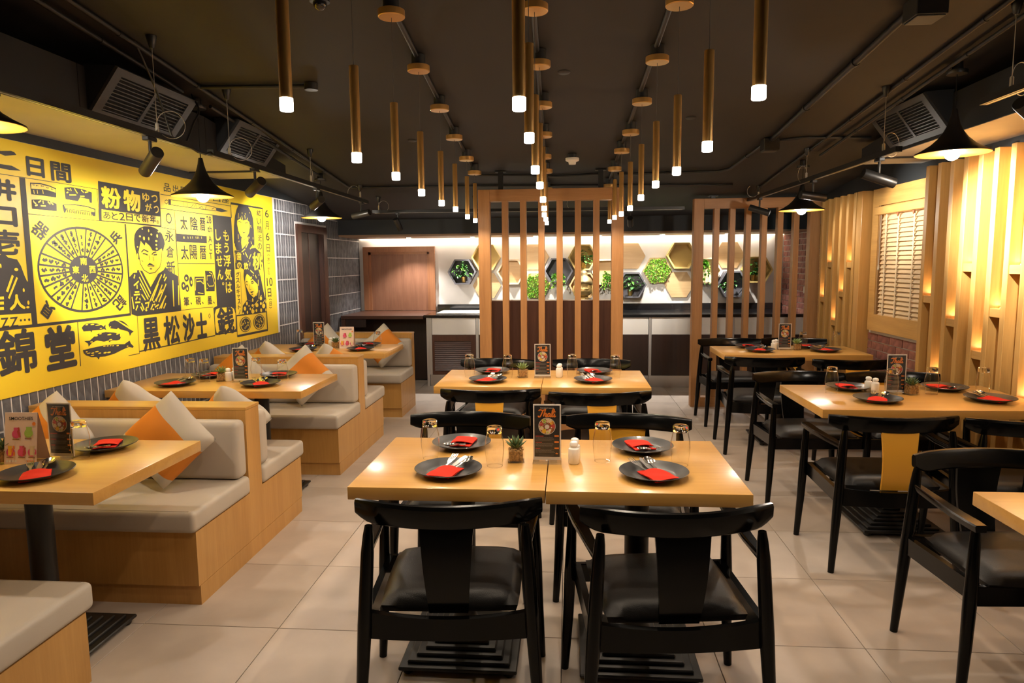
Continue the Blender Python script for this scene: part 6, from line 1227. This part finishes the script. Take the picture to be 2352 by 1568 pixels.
conduit([cp(1.46, 1.0, .018), cp(1.44, 3.0, .018), cp(1.42, 5.05, .018)], 'thick ceiling conduit on the right between two square boxes', .017)
conduit([cp(1.40, 5.10, .018), cp(1.33, 5.85, .018), cp(1.25, 5.95, .018), cp(.42, 5.98, .018)], 'ceiling conduit turning towards the right row of pendants', .013)
conduit([cp(1.44, 5.08), cp(1.62, 5.02), cp(1.90, 5.03), cp(2.10, 5.06)], 'bent conduit running to the end of the right duct')
conduit([cp(1.82, .5), cp(1.78, 6.70)], 'long ceiling conduit above the right track, inner one')
conduit([cp(1.95, .5, .03), cp(1.90, 5.45, .03)], 'long ceiling conduit above the right grille, outer one')
conduit([cp(1.50, 3.02), cp(1.75, 3.00), cp(2.15, 2.95)], 'conduit running right from the large square box')
conduit([cp(-.80, 5.92), cp(-.4, 5.95), cp(-.1, 6.02), cp(.3, 5.96)], 'wavy conduit on the ceiling above the centre screen')
def jbox(x, y, w_, label):
    r = thing('junction_box', label, 'junction box', cp(x, y, 0)); MB().rbox(-w_, w_, -w_, w_, -.085, -.003, .003, 1).build('case', 'conduit', r); MB().rbox(-w_*.9, w_*.9, -w_*.9, w_*.9, -.090, -.0855, .002, 1).build('cover', 'grillepaint', r)
jbox(1.46, 3.06, .062, 'large square junction box on the ceiling at the upper right'); jbox(1.42, 5.07, .052, 'square junction box on the ceiling above the right screen')
o = MB().lathe([(.036, -.035), (.036, 0)], 20).build('round_box', 'conduit', None, 40, cp(-1.40, 3.77, .002)); tag(o, 'small round ceiling box at the end of the cross conduit', 'junction box')
sd = thing('smoke_detector', 'white smoke detector hanging above the centre screen', 'smoke detector', cp(.035, 5.36, .0))
MB().lathe([(.030, -.028), (.030, -.001)], 20).build('mount', 'conduit', sd, 40); MB().lathe([(0, -.078), (.026, -.078), (.030, -.060), (.046, -.054), (.052, -.048), (.052, -.032), (.046, -.0285), (0, -.0285)], 28).build('sensor_head', 'smoke_white', sd, 40)
for x, y, lb in ((-.02, 3.73, 'flat round ceiling disc between the centre and right pendant rows'), (.78, 4.55, 'flat round ceiling disc right of the brass pendants'), (-1.1, 4.9, 'flat round ceiling disc left of the brass pendants')):
    o = MB().lathe([(0, -.004), (.030, -.004), (.034, -.001), (.034, 0)], 24).build('ceiling_disc', 'conduit', None, 40, cp(x, y, .001)); o.rotation_euler = (-math.atan(.104), 0, 0); tag(o, lb, 'ceiling fitting')
od = thing('occupancy_sensor', 'dark round sensor on the ceiling at the top edge', 'sensor', cp(-1.0, 2.83, 0))
MB().lathe([(.040, -.03), (.040, -.001)], 20).build('base', 'blackmetal', od, 40); MB().sphere((0, 0, -.034), .028, 16, 8).build('dome', 'stonetop', od, 60)
for pts, lb in (([cp(-2.02, 3.18, .0), (-2.03, 3.35, 2.34), (-2.0, 3.42, 2.12), (-1.93, 3.40, 2.09)], 'black cable drooping in front of the nearest left grille'), ([cp(-2.10, 3.80, .03), (-2.02, 3.72, 2.33), (-2.0, 3.62, 2.24), (-1.93, 3.41, 2.10)], 'black cable hanging from the ceiling to the left track end')):
    p = [Vector(a) for a in pts]; q = []
    for i in range(3):
        p0, p1, p2, p3 = p[max(i-1, 0)], p[i], p[i+1], p[min(i+2, 3)]
        for k in range(6): t = k/6; q.append(.5*((2*p1)+(p2-p0)*t+(2*p0-5*p1+4*p2-p3)*t*t+(3*p1-p0-3*p2+p3)*t**3))
    o = MB().tube(q+[p[-1]], .0055, 8).build('hanging_cable', 'blackmetal', None, 50); tag(o, lb, 'cable')
